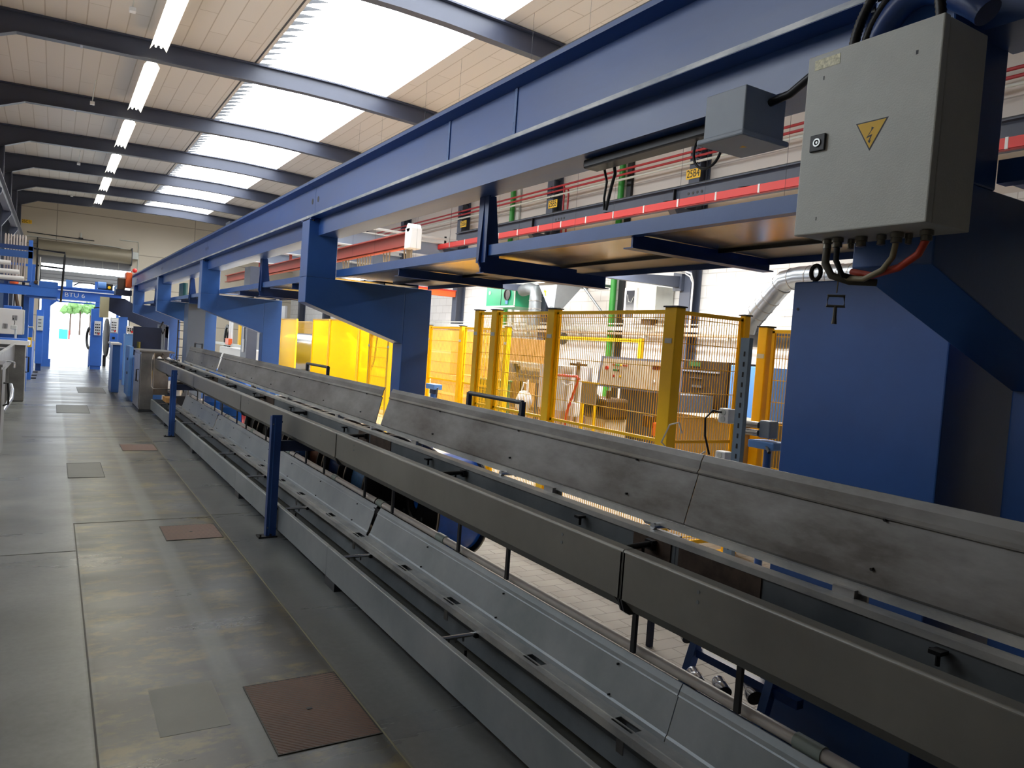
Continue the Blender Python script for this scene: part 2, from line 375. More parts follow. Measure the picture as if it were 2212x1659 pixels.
# floor joints and inlaid covers
JOINT = mat('floor_joint', '#4a4840', .7)
JOINTY = mat('pale_joint_sealant', '#77745c', .6)
j = MB().box(1.254, 1.261, YN, 40, 0, .0015); struct('trim_1', j, JOINTY)
j = MB().box(.203, .211, YN, 6.95, 0, .0015); j.box(.21, 1.25, 6.93, 6.945, 0, .0015); j.box(XL, .2, 6.1, 6.112, 0, .0015); j.box(-.3, 1.25, 12.1, 12.115, 0, .0015); j.box(1.26, 1.6, 7.0, 7.01, 0, .0015)
struct('trim_2', j, JOINT)
def cover(x0, x1, y0, y1, label, checker, hole=False):
    t = thing('floor_cover', label, 'floor cover', ((x0+x1)/2, (y0+y1)/2, 0), 'steel covers let into the aisle floor')
    MB().box(x0, x1, y0, y1, 0, .003).build('cover_plate', RUSTPLATE if checker else mat('dark_cover', '#4c4b44', .45, var=.2), t)
    m = MB(); fr = .006
    for b in ((x0-fr, x0, y0-fr, y1+fr), (x1, x1+fr, y0-fr, y1+fr), (x0, x1, y0-fr, y0), (x0, x1, y1, y1+fr)): m.box(*b, 0, .004)
    m.build('frame', mat('dark_frame', '#2c2a26', .6), t)
    if checker:
        m = MB(); n = int((x1-x0+y1-y0)/.026)
        for k in range(n):
            c = x0+ (k+.5)*.026 - (y1-y0)*.0
            # diagonal ribs clipped to the plate
            p = []
            a0 = max(x0, c-(y1-y0)); a1 = min(x1, c)
            if a1-a0 < .01: continue
            ya, yb = y0+(c-a0), y0+(c-a1)
            d = .0035
            m.add([(a0-d, ya, .003), (a0+d, ya, .003), (a1+d, yb, .003), (a1-d, yb, .003), (a0, ya, .0055), (a1, yb, .0055)], [(0, 4, 5, 3), (1, 2, 5, 4), (0, 1, 4), (3, 5, 2)])
        m.build('checker_ribs', mat('rib_steel', '#6d5548', .45, metal=.3), t)
    if hole: MB().box((x0+x1)/2-.012, (x0+x1)/2+.012, (y0+y1)/2-.008, (y0+y1)/2+.008, .003, .0062).build('lift_slot', BLACK, t)
    return t
cover(.822, 1.245, 2.885, 3.52, 'rust-brown checker plate floor cover nearest the camera', True, True)
cover(.812, 1.22, 6.22, 6.67, 'rust-brown checker plate floor cover level with the nearer blue post', True, True)
cover(.835, 1.24, 10.8, 11.35, 'rust-brown checker plate floor cover level with the farther blue post', True)
cover(.2, .53, 8.97, 9.88, 'plain dark floor cover beside the aisle joint, nearest of the plain ones', False)
cover(.12, .62, 15.2, 16.6, 'plain dark floor cover, second of the plain ones from the camera', False)
cover(.55, 1.1, 19.5, 21.0, 'plain dark floor cover near the stainless trough cabinets', False)
m = MB().box(.43, .70, 3.2, 3.65, 0, .0008); struct('trim_3', m, mat('repaired_concrete', '#6b6b62', .5, var=.15))

# ================================================================ ROOF BEAMS AND COLUMNS
def beam_bot(x):
    P = [(-1.75, 6.35), (-.76, 6.76), (1.36, 6.83), (3.3, 6.88), (4.5, 6.90), (5.3, 6.89), (7.1, 6.81), (9.4, 6.58), (11.4, 6.2)]
    for (a, b), (c, d) in zip(P, P[1:]):
        if x <= c: return b+(d-b)*(x-a)/(c-a)
    return P[-1][1]
bx = [-1.75, -.76, 1.36, 2.4, 3.3, 4.5, 5.3, 7.1, 9.4, 11.4]
STEELR = mat('roof_steel_paint', '#3e4354', .4, var=.12, scale=1.5)
for i, y in enumerate(BEAM_Y):
    if i == 0: lab = 'dark grey-blue steel roof beam whose end shows at the top edge above the crane runway'
    lab = 'dark grey-blue steel roof beam crossing under the skylight, %s to the camera' % ORD[i]
    t = thing('roof_beam', lab, 'roof beam', (5, y, 6.8), 'steel roof beams')
    m = MB(); m.prism([(x, beam_bot(x)+.015) for x in bx]+[(x, roofz(x)-.02) for x in bx[::-1]], y-.006, y+.006); m.build('web', STEELR, t)
    m = MB(); m.prism([(x, beam_bot(x)) for x in bx]+[(x, beam_bot(x)+.018) for x in bx[::-1]], y-.09, y+.09); m.build('bottom_flange', STEELR, t)
    m = MB(); m.prism([(x, roofz(x)-.035) for x in bx]+[(x, roofz(x)-.005) for x in bx[::-1]], y-.09, y+.09); m.build('top_flange', STEELR, t)
    # haunch bottom plates near the left end catch the light
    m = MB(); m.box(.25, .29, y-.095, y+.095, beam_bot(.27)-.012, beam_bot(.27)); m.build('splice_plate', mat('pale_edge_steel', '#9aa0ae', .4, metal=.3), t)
for i, y in enumerate(BEAM_Y[1:]):
    lab = 'dark grey steel wall column against the right-hand wall, %s to the camera' % ORD[i]
    t = thing('wall_column', lab, 'column', (11.25, y, 0), 'columns along the right-hand wall')
    m = MB(); m.box(11.09, 11.11, y-.15, y+.15, 0, 6.6); m.build('front_flange', STEELBEAM, t)
    MB().box(11.11, 11.38, y-.01, y+.01, 0, 6.6).build('web', STEELBEAM, t)
    MB().box(11.36, 11.39, y-.15, y+.15, 0, 6.6).build('rear_flange', STEELBEAM, t)
    lab = 'dark grey steel wall column at the left-hand wall, %s to the camera' % ORD[i]
    t = thing('wall_column', lab, 'column', (-1.6, y, 0), 'columns along the left-hand wall')
    MB().box(-1.40, -1.37, y-.12, y+.12, 0, 6.5).build('front_flange', STEELR, t)
    MB().box(-1.73, -1.40, y-.01, y+.01, 0, 6.5).build('web', STEELR, t)
# fluorescent luminaires
TUBE = emit('fluorescent_tube', (1, .97, .86), 26.0)
REFL = mat('white_reflector', '#f4f2e2', .35)
LAMPY = [(7.4, 11.2), (12.1, 16.25), (17.3, 21.25), (22.5, 26.0), (27.25, 30.7), (31.85, 35.2), (36.3, 39.4)]
for i, (a, b) in enumerate(LAMPY):
    t = thing('fluorescent_light', 'long twin-tube fluorescent ceiling light, %s of the aisle row' % (ORD[i] if i else 'nearest'), 'ceiling light', (1.52, (a+b)/2, 6.95), 'fluorescent lights above the aisle')
    MB().prism([(1.37, 6.86), (1.375, 6.86), (1.44, 6.96), (1.60, 6.96), (1.665, 6.86), (1.67, 6.86), (1.61, 6.975), (1.43, 6.975)], a, b).build('reflector', REFL, t)
    MB().box(1.46, 1.58, a, b, 6.975, 7.03).build('housing', WHITE, t)
    n = max(2, round((b-a)/1.5))
    for s_ in (-.045, .045):
        m = MB()
        for k in range(n):
            y0 = a+(b-a)*k/n+.03; y1 = a+(b-a)*(k+1)/n-.03; m.cyl((1.52+s_, y0, 6.925), (1.52+s_, y1, 6.925), .019, 10)
        m.build('tube', TUBE, t)
    for y in (a+.3, b-.3): MB().cyl((1.52, y, 7.02), (1.52, y, 7.208), .006, 6).build('suspension_rod', DARKG, t)
# small ceiling detectors on rods
for i, (x, y) in enumerate([(.95, 14.6), (.62, 21.4), (.55, 30.0), (.5, 38.0)]):
    t = thing('ceiling_sensor', 'small white sensor box on a conduit under the roof left of the lights, %s' % ORD[i], 'sensor', (x, y, 6.9), 'sensors under the roof')
    MB().cyl((x, y-1.5, 7.05), (x, y+.1, 6.95), .012, 8).build('conduit', LGREY, t)
    MB().box(x-.05, x+.05, y-.06, y+.06, 6.86, 6.93).build('sensor_box', WHITE, t, .006)

# ================================================================ C-FRAMES AND CRANE RUNWAY
FR_Y = [1.40, 7.30, 13.2, 19.1, 25.0]
def cframe(yf, label):
    yn = yf-.24
    t = thing('c_frame', label, 'steel frame', (2.6, yf-.12, 0), 'blue cantilever frames carrying the crane runway')
    MB().box(2.0, 2.28, yn, yf, 2.2, 2.743).build('hanging_post', BLUE, t, .006)
    MB().prism([(2.0, 1.961), (2.0, 2.2), (3.0, 2.2), (3.0, 1.63)], yn, yf).build('tapered_arm', BLUE, t, .004)
    MB().box(3.0, 3.29, yn, yf, 0, 2.2).build('column', BLUE, t, .006)
    MB().box(2.92, 3.37, yn-.08, yf+.08, 0, .02).build('base_plate', BLUE_D, t)
    MB().box(2.0, 2.2, yn-.04, yf+.04, 2.728, 2.743).build('seat_plate', BLUE_D, t)
    for y in (yn-.02, yf+.02): MB().cyl((2.03, y, 2.715), (2.03, y, 2.742), .012, 6, False).build('seat_bolt', BLACKM, t)
    return t
fl = ['blue box-section cantilever frame behind the grey electrical cabinet', 'blue cantilever frame in the middle of the picture, second from the camera', 'blue cantilever frame, third from the camera, left of the large middle one', 'blue cantilever frame, fourth from the camera', 'blue cantilever frame farthest from the camera by the orange hoist']
for y, l in zip(FR_Y, fl): cframe(y, l)
# upper I-beam
t = thing('crane_runway_beam', 'long blue I-beam crane runway resting on the cantilever frames', 'runway beam', (2.078, 7, 2.743))
segs = [(-1.5, 1.28), (1.285, 7.175), (7.18, 13.075), (13.08, 18.975), (18.98, 24.9), (24.905, 27.3)]
for a, b in segs:
    m = MB(); z0, z1, tf = 2.743, 3.088, .024
    m.prism([(2.0, z0), (2.16, z0), (2.16, z0+tf), (2.086, z0+tf+.012), (2.086, z1-tf-.012), (2.16, z1-tf), (2.16, z1), (2.0, z1), (2.0, z1-tf), (2.078, z1-tf-.014), (2.078, z0+tf+.014), (2.0, z0+tf)], a, b)
    m.build('beam_section', BLUE_W, t)
    MB().box(1.9985, 2.0, a, b, z0+.002, z0+tf-.002).build('scuffed_flange_edge', FLANGE, t)
for y in segs[1:]:
    for s_ in (-.09, .09): MB().cyl((2.0765, y[0]+s_, 2.93), (2.079, y[0]+s_, 2.93), .028, 16).build('splice_hole', BLACK, t)
MB().box(2.02, 2.14, -1.5, 27.2, 3.088, 3.108).build('rail_strip', DARKG, t)
for y in (4.35, 3.55):
    MB().box(2.072, 2.079, y-.012, y+.012, 2.79, 3.05).build('weld_seam', mat('weld_paint', '#5c78ab', .4, bump=.5, bscale=90), t)
t = thing('runway_end_stop', 'grey bracket standing on top of the runway beam beyond the middle frame', 'bracket', (2.08, 11.3, 3.09))
MB().box(2.06, 2.2, 11.2, 11.5, 3.108, 3.17).build('clamp', STEELBEAM, t)
# box beams
for i in range(-1, 4):
    a = FR_Y[i] if i >= 0 else -1.5; b = FR_Y[i+1]-.24
    if i < 0: lab = 'blue box beam end beside the grey electrical cabinet'
    else: lab = 'blue box beam under the runway between two cantilever frames, %s span' % ORD[i]
    t = thing('box_beam', lab, 'box beam', (2.2, (a+b)/2, 2.59), 'blue box beams')
    m = MB(); m.box(2.09, 2.098, a, b, 2.59, 2.742); m.box(2.098, 2.30, a, b, 2.59, 2.598); m.box(2.292, 2.30, a, b, 2.598, 2.742); m.box(2.098, 2.292, a, b, 2.73, 2.742)
    m.build('box_section', BLUE_W, t)
# ================================================================ WALKWAYS
def walkway(a, b, label, hang=True):
    t = thing('maintenance_walkway', label, 'walkway', (2.8, (a+b)/2, 2.2), 'walkway spans hung beside the runway')
    m = MB(); m.box(2.28, 2.288, a, b, 2.222, 2.288); m.box(2.288, 2.33, a, b, 2.28, 2.288); m.box(2.288, 2.33, a, b, 2.222, 2.229)
    m.build('edge_channel', BLUE, t)
    MB().box(2.29, 2.86, a, b, 2.232, 2.236).build('deck_sheet', DECKM, t)
    MB().box(2.875, 3.24, a, b, 2.234, 2.237).build('perforated_deck', PERF, t)
    MB().box(2.875, 3.24, a, b, 2.268, 2.272).build('tread_plate', NAVY, t)
    MB().box(2.86, 2.876, a, b, 2.214, 2.24).build('middle_angle', BLACKM, t)
    m = MB(); m.box(3.24, 3.246, a, b, 2.2, 2.29); m.build('rear_angle', BLUE_D, t)
    n = int((b-a)/1.4); 
    for k in range(n):
        y = a+1.4*(k+1)-.03 if a > 1 else a+.5
        if y > b-.3: break
        m = MB()
        if k == 1:
            m.box(2.26, 3.0, y-.006, y+.006, 2.12, 2.222); m.box(2.26, 3.25, y-.05, y+.05, 2.114, 2.120); m.box(3.0, 3.25, y-.006, y+.006, 2.12, 2.20)
        else:
            m.box(2.30, 3.25, y-.006, y+.006, 2.168, 2.230); m.box(2.28, 3.25, y-.035, y+.035, 2.162, 2.168)
        m.build('cross_bracket', BLUE_D, t)
    if hang:
        y = a+2.8-.03
        m = MB(); m.prism([(2.27, 2.13), (2.40, 2.13), (2.34, 2.6), (2.26, 2.6), (2.24, 2.19)], y-.008, y+.008)
        m.box(2.26, 2.27, y-.06, y+.06, 2.18, 2.6); m.build('hanger', BLUE_D, t)
    return t
wl = ['walkway span with mirror-like underside right of the middle cantilever frame', 'walkway span left of the middle cantilever frame', 'walkway span, third from the camera', 'walkway span farthest from the camera']
for i in range(4): walkway(FR_Y[i], FR_Y[i+1]-.24, wl[i])
walkway(-1.2, FR_Y[0]-.24, 'short walkway piece behind the grey electrical cabinet', False)
# things standing on the far walkways
t = thing('blue_gearbox', 'light blue machine part lying on the third walkway span', 'machine part', (2.9, 16.2, 2.29))
MB().box(2.6, 3.2, 15.5, 16.9, 2.29, 2.42).build('casing', BLUE_L, t, .02)
MB().box(2.75, 2.80, 15.9, 15.96, 2.42, 2.9).build('upright', BLUE_L, t)
t = thing('green_strip_curtain', 'dark green ribbed panel above the fourth walkway span', 'panel', (3.0, 20.5, 2.3))
m = MB(); 
for k in range(6): m.cyl((2.7, 19.8+k*.12, 2.3), (2.7, 19.8+k*.12, 2.7), .06, 10)
m.build('ribbed_panel', mat('dark_teal', '#1d4a4c', .4), t)
# cables under the box beam
t = thing('cable_tray', 'black cable conduit clamped under the nearest box beam', 'conduit', (2.25, 2.2, 2.57))
MB().box(2.15, 2.24, 1.9, 3.0, 2.545, 2.588).build('conduit_body', BLACKM, t, .008)
m = MB().tube([(2.26, 2.98, 2.58), (2.275, 2.965, 2.5), (2.27, 2.97, 2.42), (2.28, 2.975, 2.365)], .006, 8)
tag(m.build('hanging_cable', BLACK), 'thin black cable hanging below the nearest box beam, left of the pair', 'cable', 'hanging cables')
m = MB().tube([(2.26, 2.9, 2.575), (2.275, 2.905, 2.53), (2.28, 2.93, 2.48), (2.28, 2.95, 2.41), (2.28, 2.962, 2.362)], .008, 8)
tag(m.build('hanging_cable', BLACK), 'thick black cable hanging below the nearest box beam, right of the pair', 'cable', 'hanging cables')
pts = [(2.2, 2.23+.075*math.cos(a), 2.5+.072*math.sin(a)) for a in [2.2+i*(2*PI-1.4)/22 for i in range(23)]]
tag(MB().tube(pts, .0055, 8).build('cable_loop', BLACK), 'black cable looped below the box beam left of the grey junction box', 'cable')
# junction box with lid downward
t = thing('junction_box', 'grey junction box hanging lid-down under the nearest box beam', 'junction box', (2.03, 1.88, 2.42))
MB().box(1.93, 2.13, 1.80, 1.98, 2.435, 2.585).build('box_body', BOXG, t, .004)
MB().box(1.915, 2.145, 1.785, 1.998, 2.415, 2.435).build('box_lid', BOXG, t, .006)
MB().add([(2.02, 1.88, 2.4148), (2.045, 1.88, 2.4148), (2.032, 1.905, 2.4148)], [(0, 2, 1)]).build('warning_sticker', SIGNY, t)
m = MB().tube([(2.05, 1.80, 2.55), (2.05, 1.72, 2.56), (2.04, 1.62, 2.60), (2.03, 1.52, 2.60)], .014, 10); m.build('gland_hose', BLACK, t)

# ================================================================ ELECTRICAL CABINET
CX, CY0, CY1, CZ0, CZ1 = 1.80, 1.07, 1.455, 2.033, 2.535
t = thing('electrical_cabinet', 'light grey electrical cabinet with yellow lightning triangle at the upper right', 'electrical cabinet', (1.9, 1.26, CZ0))
MB().box(CX+.03, 2.0, CY0+.002, CY1-.002, CZ0+.002, CZ1-.002).build('body', LGREY, t, .003)
d = MB().box(CX, CX+.026, CY0, CY1, CZ0, CZ1).build('door', LGREY, t, .004)
MB().box(CX+.026, CX+.03, CY0+.004, CY1-.004, CZ0+.004, CZ1-.004).build('door_seal', BLACK, t)
lk = MB().box(CX-.008, CX, 1.373, 1.421, 2.262, 2.308).build('lock', BLACK, d, .002)
LR = mat('lock_ring', '#cfd2cf', .3, metal=.4)
m = MB(); m.lathe((CX-.0095, 1.397, 2.285), (-1, 0, 0), [(0, .0075), (.002, .0075), (.002, .0115), (0, .0115)], 20); m.build('lock_ring', LR, lk)
MB().cyl((CX-.008, 1.397, 2.285), (CX-.011, 1.397, 2.285), .0035, 12).build('lock_pin', LR, lk)
def tri(y0, y1, zt, zb, x, k=1.):
    cy, cz = (y0+y1)/2, zt-(zt-zb)/3; return [(x, cy+(y-cy)*k, cz+(z-cz)*k) for y, z in ((y0, zt), (y1, zt), ((y0+y1)/2, zb))]
sg = MB(); a = tri(1.196, 1.283, 2.312, 2.238, CX-.0006, 1.06); sg.add(a+[(CX, p[1], p[2]) for p in a], [(0, 1, 2), (3, 5, 4), (0, 3, 4, 1), (1, 4, 5, 2), (2, 5, 3, 0)])
sg = sg.build('warning_triangle', BLACKM, d)
a = tri(1.196, 1.283, 2.312, 2.238, CX-.0012, .93); MB().add(a, [(0, 1, 2)]).build('yellow_field', SIGNY, sg)
zz = [(1.238, 2.297), (1.231, 2.293), (1.236, 2.288), (1.2465, 2.274), (1.234, 2.277), (1.2405, 2.262), (1.237, 2.263), (1.2405, 2.254), (1.246, 2.262), (1.2435, 2.262), (1.2395, 2.272), (1.2515, 2.269), (1.2385, 2.288)]
MB().add([(CX-.0016, y, z) for y, z in zz], [tuple(range(len(zz)))]).build('lightning_bolt', BLACKM, sg)
MB().box(CX-.0008, CX, 1.352, 1.432, 2.492, 2.520).build('crackled_label', mat('crackled_label', '#fbf5cf', .4, col2='#a9a577', scale=90), d)
m = MB(); m.box(CX-.0007, CX, 1.13, 1.136, 2.452, 2.462); m.box(CX-.0007, CX, 1.383, 1.3855, 2.07, 2.08); m.box(CX-.0007, CX, 1.398, 1.401, 2.46, 2.47)
m.build('paint_chips', BLACKM, d)
for k, (x, y, r_) in enumerate([(1.90, 1.415, .014), (1.89, 1.375, .016), (1.93, 1.36, .01), (1.91, 1.315, .016), (1.91, 1.255, .013), (1.90, 1.205, .017), (1.93, 1.19, .01), (1.91, 1.13, .017)]):
    MB().lathe((x, y, CZ0), (0, 0, -1), [(0, r_*.7), (0, r_), (.012, r_), (.013, r_*.8), (.026, r_*.85), (.028, r_*.5), (.028, 0.0)], 12).build('cable_gland', mat('nickel_gland', '#77756c', .35, metal=.7), t)
cab = [('grey cable', [(1.90, 1.415, 2.01), (1.90, 1.416, 1.965), (1.91, 1.40, 1.93), (1.94, 1.36, 1.915), (1.99, 1.31, 1.915)], .011, mat('grey_cable', '#4a463c', .5)),
       ('dark cable', [(1.89, 1.375, 2.01), (1.892, 1.376, 1.97), (1.91, 1.365, 1.93), (1.98, 1.34, 1.92)], .008, BLACK),
       ('beige cable', [(1.90, 1.205, 2.01), (1.905, 1.215, 1.97), (1.92, 1.25, 1.94), (1.93, 1.31, 1.918), (1.93, 1.39, 1.925)], .008, mat('beige_cable', '#8b8064', .5)),
       ('red cable', [(1.91, 1.13, 2.01), (1.915, 1.15, 1.975), (1.93, 1.21, 1.945), (1.95, 1.30, 1.93), (1.96, 1.37, 1.945)], .010, mat('red_cable', '#c6452e', .45))]
for n_, p, r_, m_ in cab:
    tag(MB().tube(p, r_, 10).build('cable', m_), n_+' looping out of the glands below the electrical cabinet', 'cable', 'cables under the cabinet')
t = thing('hanging_key', 'small grey control-cabinet key dangling on a string below the electrical cabinet', 'key', (2.0, 1.43, 1.9))
m = MB().tube([(1.94, 1.40, 1.955), (1.95, 1.405, 1.91), (1.955, 1.41, 1.885)], .0018, 6); m.build('string', mat('string', '#6d6550', .8), t)
kx, ky, kz = 1.955, 1.41, 1.86; KM = mat('key_metal', '#55524a', .5, metal=.4)
dy = Vector((.55, -.83, 0)).normalized()
def kp(u, w): return (kx+dy.x*u, ky+dy.y*u, kz+w)
m = MB().tube([kp(-.022, .016), kp(.022, .016), kp(.024, -.014), kp(-.024, -.014)], .0045, 8, close=True); m.build('bow', KM, t)
m = MB().tube([kp(0, -.014), kp(.0, -.044), kp(.0, -.066)], [.005, .0055, .008], 8); m.build('shank', KM, t)
# corrugated hoses above the cabinet
def corr(pts, r, label):
    # densify
    P = [Vector(p) for p in pts]; out = []
    for a, b in zip(P, P[1:]):
        n = max(2, int((b-a).length/.005))
        for i in range(n): out.append(a.lerp(b, i/n))
    out.append(P[-1]); rr = [r*(1+.07*(-1)**i) for i in range(len(out))]
    return tag(MB().tube(out, rr, 10).build('corrugated_hose', BLACK), label, 'hose', 'black hoses over the cabinet')
def arc(p0, p1, p2, n=10):
    p0, p1, p2 = map(Vector, (p0, p1, p2)); return [(1-t)**2*p0+2*t*(1-t)*p1+t*t*p2 for t in [i/n for i in range(n+1)]]
corr(arc((1.92, 1.40, 2.535), (1.92, 1.42, 2.68), (1.95, 1.27, 2.82)), .014, 'black corrugated hose leaving the cabinet top, leftmost')
corr(arc((1.92, 1.37, 2.535), (1.93, 1.38, 2.66), (1.95, 1.25, 2.76)), .012, 'black corrugated hose leaving the cabinet top beside the leftmost one')
corr(arc((1.86, 1.115, 2.535), (1.86, 1.12, 2.62), (1.86, 1.17, 2.75)), .013, 'black corrugated hose rising from the right end of the cabinet top')
t = MB().tube(arc((1.955, 1.36, 2.575), (1.955, 1.28, 2.74), (1.955, 1.16, 2.66))+arc((1.955, 1.15, 2.652), (1.955, 1.08, 2.60), (1.955, 1.055, 2.572)), .035, 16)
tag(t.build('bent_pipe', BLUE_D), 'thick glossy dark blue bent pipe behind the electrical cabinet', 'pipe')

# ================================================================ TROUGHS
def frange(a, b, st):
    out = []; x = a
    while x < b: out.append(x); x += st
    return out
NEAR = -.9
# ---- lower trough
t = LT = thing('lower_trough', 'lower galvanised cooling trough resting just above the floor, lid open', 'trough', (1.78, 7, 0))
js = [NEAR, 1.9, 4.85, 7.81, 10.70, 13.6, 15.52]
for a, b in zip(js, js[1:]):
    m = MB(); r_ = .006
    m.prism([(1.62, .06), (1.623, .06), (1.623, .2515), (1.642, .2515), (1.642, .235), (1.645, .235), (1.648, .2545), (1.6245, .2545), (1.6212, .2532), (1.62, .250)], a+.002, b-.002)
    m.build('front_panel', LIDM2, t)
MB().prism([(1.623, .06), (1.93, .06), (1.93, .075), (1.86, .078), (1.70, .078), (1.66, .10), (1.645, .15), (1.623, .15)], NEAR, 15.5).build('channel_floor', MUCK, t)
MB().prism([(1.93, .06), (1.936, .06), (1.936, .28), (1.93, .28), (1.93, .16), (1.905, .085), (1.93, .075)], NEAR, 15.5).build('back_wall', GALV, t)
MB().box(1.623, 1.936, 15.5, 15.505, .06, .25).build('end_wall', GALV, t)
rods_lo = [.30+1.45*k for k in range(12)]
rods_lo = [y-.02 for y in rods_lo]
# rail along the back with cut-outs
m = MB(); m.box(1.84, 1.843, NEAR, 14.2, .247, .281); m.box(1.843, 1.862, NEAR, 14.2, .278, .281); m.box(1.915, 1.936, NEAR, 14.2, .278, .281)
cuts = []
for y in rods_lo: cuts += [(y-.52, y-.40), (y+.30, y+.42)]
cuts = sorted(c for c in cuts if NEAR < c[0] and c[1] < 14.2); yy = NEAR
for c0, c1 in cuts: m.box(1.862, 1.915, yy, c0, .278, .281); yy = c1
m.box(1.862, 1.915, yy, 14.2, .278, .281)
m.build('slotted_rail', RAILM, t)
m = MB(); m.box(1.872, 1.876, NEAR, 14.2, .281, .286); m.build('rail_ridge', RAILM, t)
for y in rods_lo:
    if y > 15.3: continue
    MB().cyl((1.645, y, .238), (1.845, y, .238), .010, 12).build('guide_rod', CHROME, t)
    MB().box(1.832, 1.85, y-.018, y+.018, .222, .246).build('rod_clamp', BLACKM, t)
    if y < 8:
        for q in (.03, .07, .11): MB().box(1.66+q, 1.668+q, y-.004, y+.004, .21, .232).build('spray_pin', STAINLESS, t)
    MB().box(1.846, 1.850, y+.32, y+.36, .19, .247).build('hook_bracket', STAINLESS, t)
    if y % 2.9 < 1.45: MB().box(1.70, 1.71, y-.16, y-.15, .085, .235).build('float_rod', BLACKM, t)
for y in js[1:-1]:
    MB().box(1.622, 1.76, y-.18, y+.02, .0, .06).build('foot', DARKG, t)
def lid_profile(lo):
    if lo: return [(1.934, .281), (1.938, .298), (1.945, .306), (1.985, .440), (1.981, .443), (1.985, .448), (1.990, .462), (2.003, .484)]
    return [(1.968, 1.064), (1.962, 1.072), (1.972, 1.108), (2.015, 1.250), (2.008, 1.253), (2.008, 1.258), (2.017, 1.268), (2.024, 1.298), (2.036, 1.320)]
def lid(t, prof, y0, y1, m_, slant0=0., slant1=0., nscrew=.9):
    """one open lid sheet; y0 is the near end, y1 the far end; far end may be cut on a slant"""
    z0, z1 = prof[0][1], prof[-1][1]; th = .005
    def yy(z, y, s): return y+s*(z-z0)/(z1-z0)
    A = [(x, yy(z, y0, slant0), z) for x, z in prof]; B = [(x, yy(z, y1, slant1), z) for x, z in prof]
    A2 = [(x+th, yy(z, y0, slant0), z) for x, z in prof]; B2 = [(x+th, yy(z, y1, slant1), z) for x, z in prof]
    n = len(prof); m = MB(); vs = A+B+A2+B2
    fs = []
    for i in range(n-1):
        fs += [(i, i+1, n+i+1, n+i), (2*n+i, 3*n+i, 3*n+i+1, 2*n+i+1), (i, 2*n+i, 2*n+i+1, i+1), (n+i, n+i+1, 3*n+i+1, 3*n+i)]
    fs += [(0, n, 3*n, 2*n), (n-1, 3*n-1, 4*n-1, 2*n-1)]
    m.add(vs, fs); o = m.build('lid', m_, t)
    k = 0; lo, hi = prof[2], prof[-3]
    for y in frange(y0+.33, y1-.1, nscrew):
        for (px, pz) in ((lo[0]+.002, lo[1]+.006), ((hi[0]-.002), hi[1]-.018)):
            if k < 26: MB().cyl((px-.010, y, pz), (px+.002, y, pz), .0045, 6, False).build('lid_screw', BLACKM, o)
            k += 1
    return o
P = lid_profile(True)
for a, b in ((NEAR, 1.93), (1.935, 4.93), (4.97, 10.90), (10.95, 13.9)):
    lid(t, P, a, b, LIDM2, slant1=-.03 if b in (4.93,) else 0, slant0=0)
MB().sheet([(1.945, .305), (1.948, .305)], .002, 1.88, 1.98).build('joint_strip', GALV, t)
for y in (4.95, 10.92): MB().box(1.99, 2.0, y-.05, y+.05, .10, .47).build('gap_support', BLACKM, t)
# pipe along the lower lid top
PT = thing('cooling_water_pipe', 'pale plastic water pipe running behind the top of the lower lid', 'pipe', (2.04, 7, .494))
MB().cyl((2.04, NEAR, .494), (2.04, 13.5, .494), .021, 16).build('pipe_run', PLASTIC, PT)
for y in (1.42, 4.0, 4.98, 6.0, 7.4, 9.0, 10.4, 11.6): MB().cyl((2.04, y-.05, .494), (2.04, y+.05, .494), .026, 16).build('pipe_socket', mat('pipe_socket', '#9aa8a2' if y < 2 else '#b9b3ab', .4), PT)
for y in (4.98, 7.1, 10.5):
    MB().tube([(2.04+.03*math.cos(q), y+.06, .494+.03*math.sin(q)) for q in [2*PI*i/14 for i in range(14)]], .004, 6, close=True).build('pipe_clip', BLACKM, PT)
    MB().cyl((2.06, y+.06, .494), (2.16, y+.05, .49), .004, 6).build('clip_rod', BLACKM, PT)
# ---- upper trough
t = UT = thing('upper_trough', 'upper grey cooling trough carried at waist height on blue posts, lid open', 'trough', (1.8, 7, .8))
js = [NEAR, 1.92, 4.92, 7.95, 10.95, 13.9, 15.5]
for a, b in zip(js, js[1:]):
    m = MB(); r_ = .010; c = [(1.66+r_-r_*math.cos(q), 1.009-r_+r_*math.sin(q)) for q in [PI/2*i/5 for i in range(6)]]
    out = [(1.66, .842)]+c+[(1.709, 1.009), (1.715, .985)]
    inn = [(1.712, .985), (1.706, 1.006), (1.672, 1.006), (1.663, .997), (1.663, .842)]
    m.prism(out+inn, a+.002, b-.002); m.prism([(1.66, .842), (1.70, .80), (1.72, .80), (1.72, .803), (1.702, .803), (1.663, .842)], a+.03, b-.03)
    o = m.build('front_panel', PANEL, t)
    for y in (a+.35, b-.35):
        for z in (.975, .945): MB().cyl((1.6585, y, z), (1.6602, y, z), .006, 10, False).build('panel_rivet', GALV, o)
for y in js[1:-1]:
    for s_ in (-.012, .003):
        MB().prism([(1.66, 1.0), (1.66, .84), (1.675, .80), (1.70, .785), (1.76, .785), (1.76, .80), (1.705, .802), (1.663, .843), (1.663, 1.0)], y+s_, y+s_+.008).build('joint_flange', DARKG, t)
MB().prism([(1.70, .80), (1.93, .80), (1.93, .812), (1.72, .812), (1.70, .83)], NEAR, 15.5).build('channel_floor', MUCK, t)
for a, b in zip(js, js[1:]):
    MB().box(1.90, 1.905, a+.002, b-.002, .81, 1.006).build('back_wall', GALV, t)
    y = b; 
    if b < 15:
        MB().box(1.895, 1.8995, b-.38, b-.02, .83, 1.002).build('rusty_wall_plate', RUST, t)
        MB().box(1.895, 1.8995, b+.02, b+.22, .83, 1.002).build('rusty_wall_plate', RUST, t)
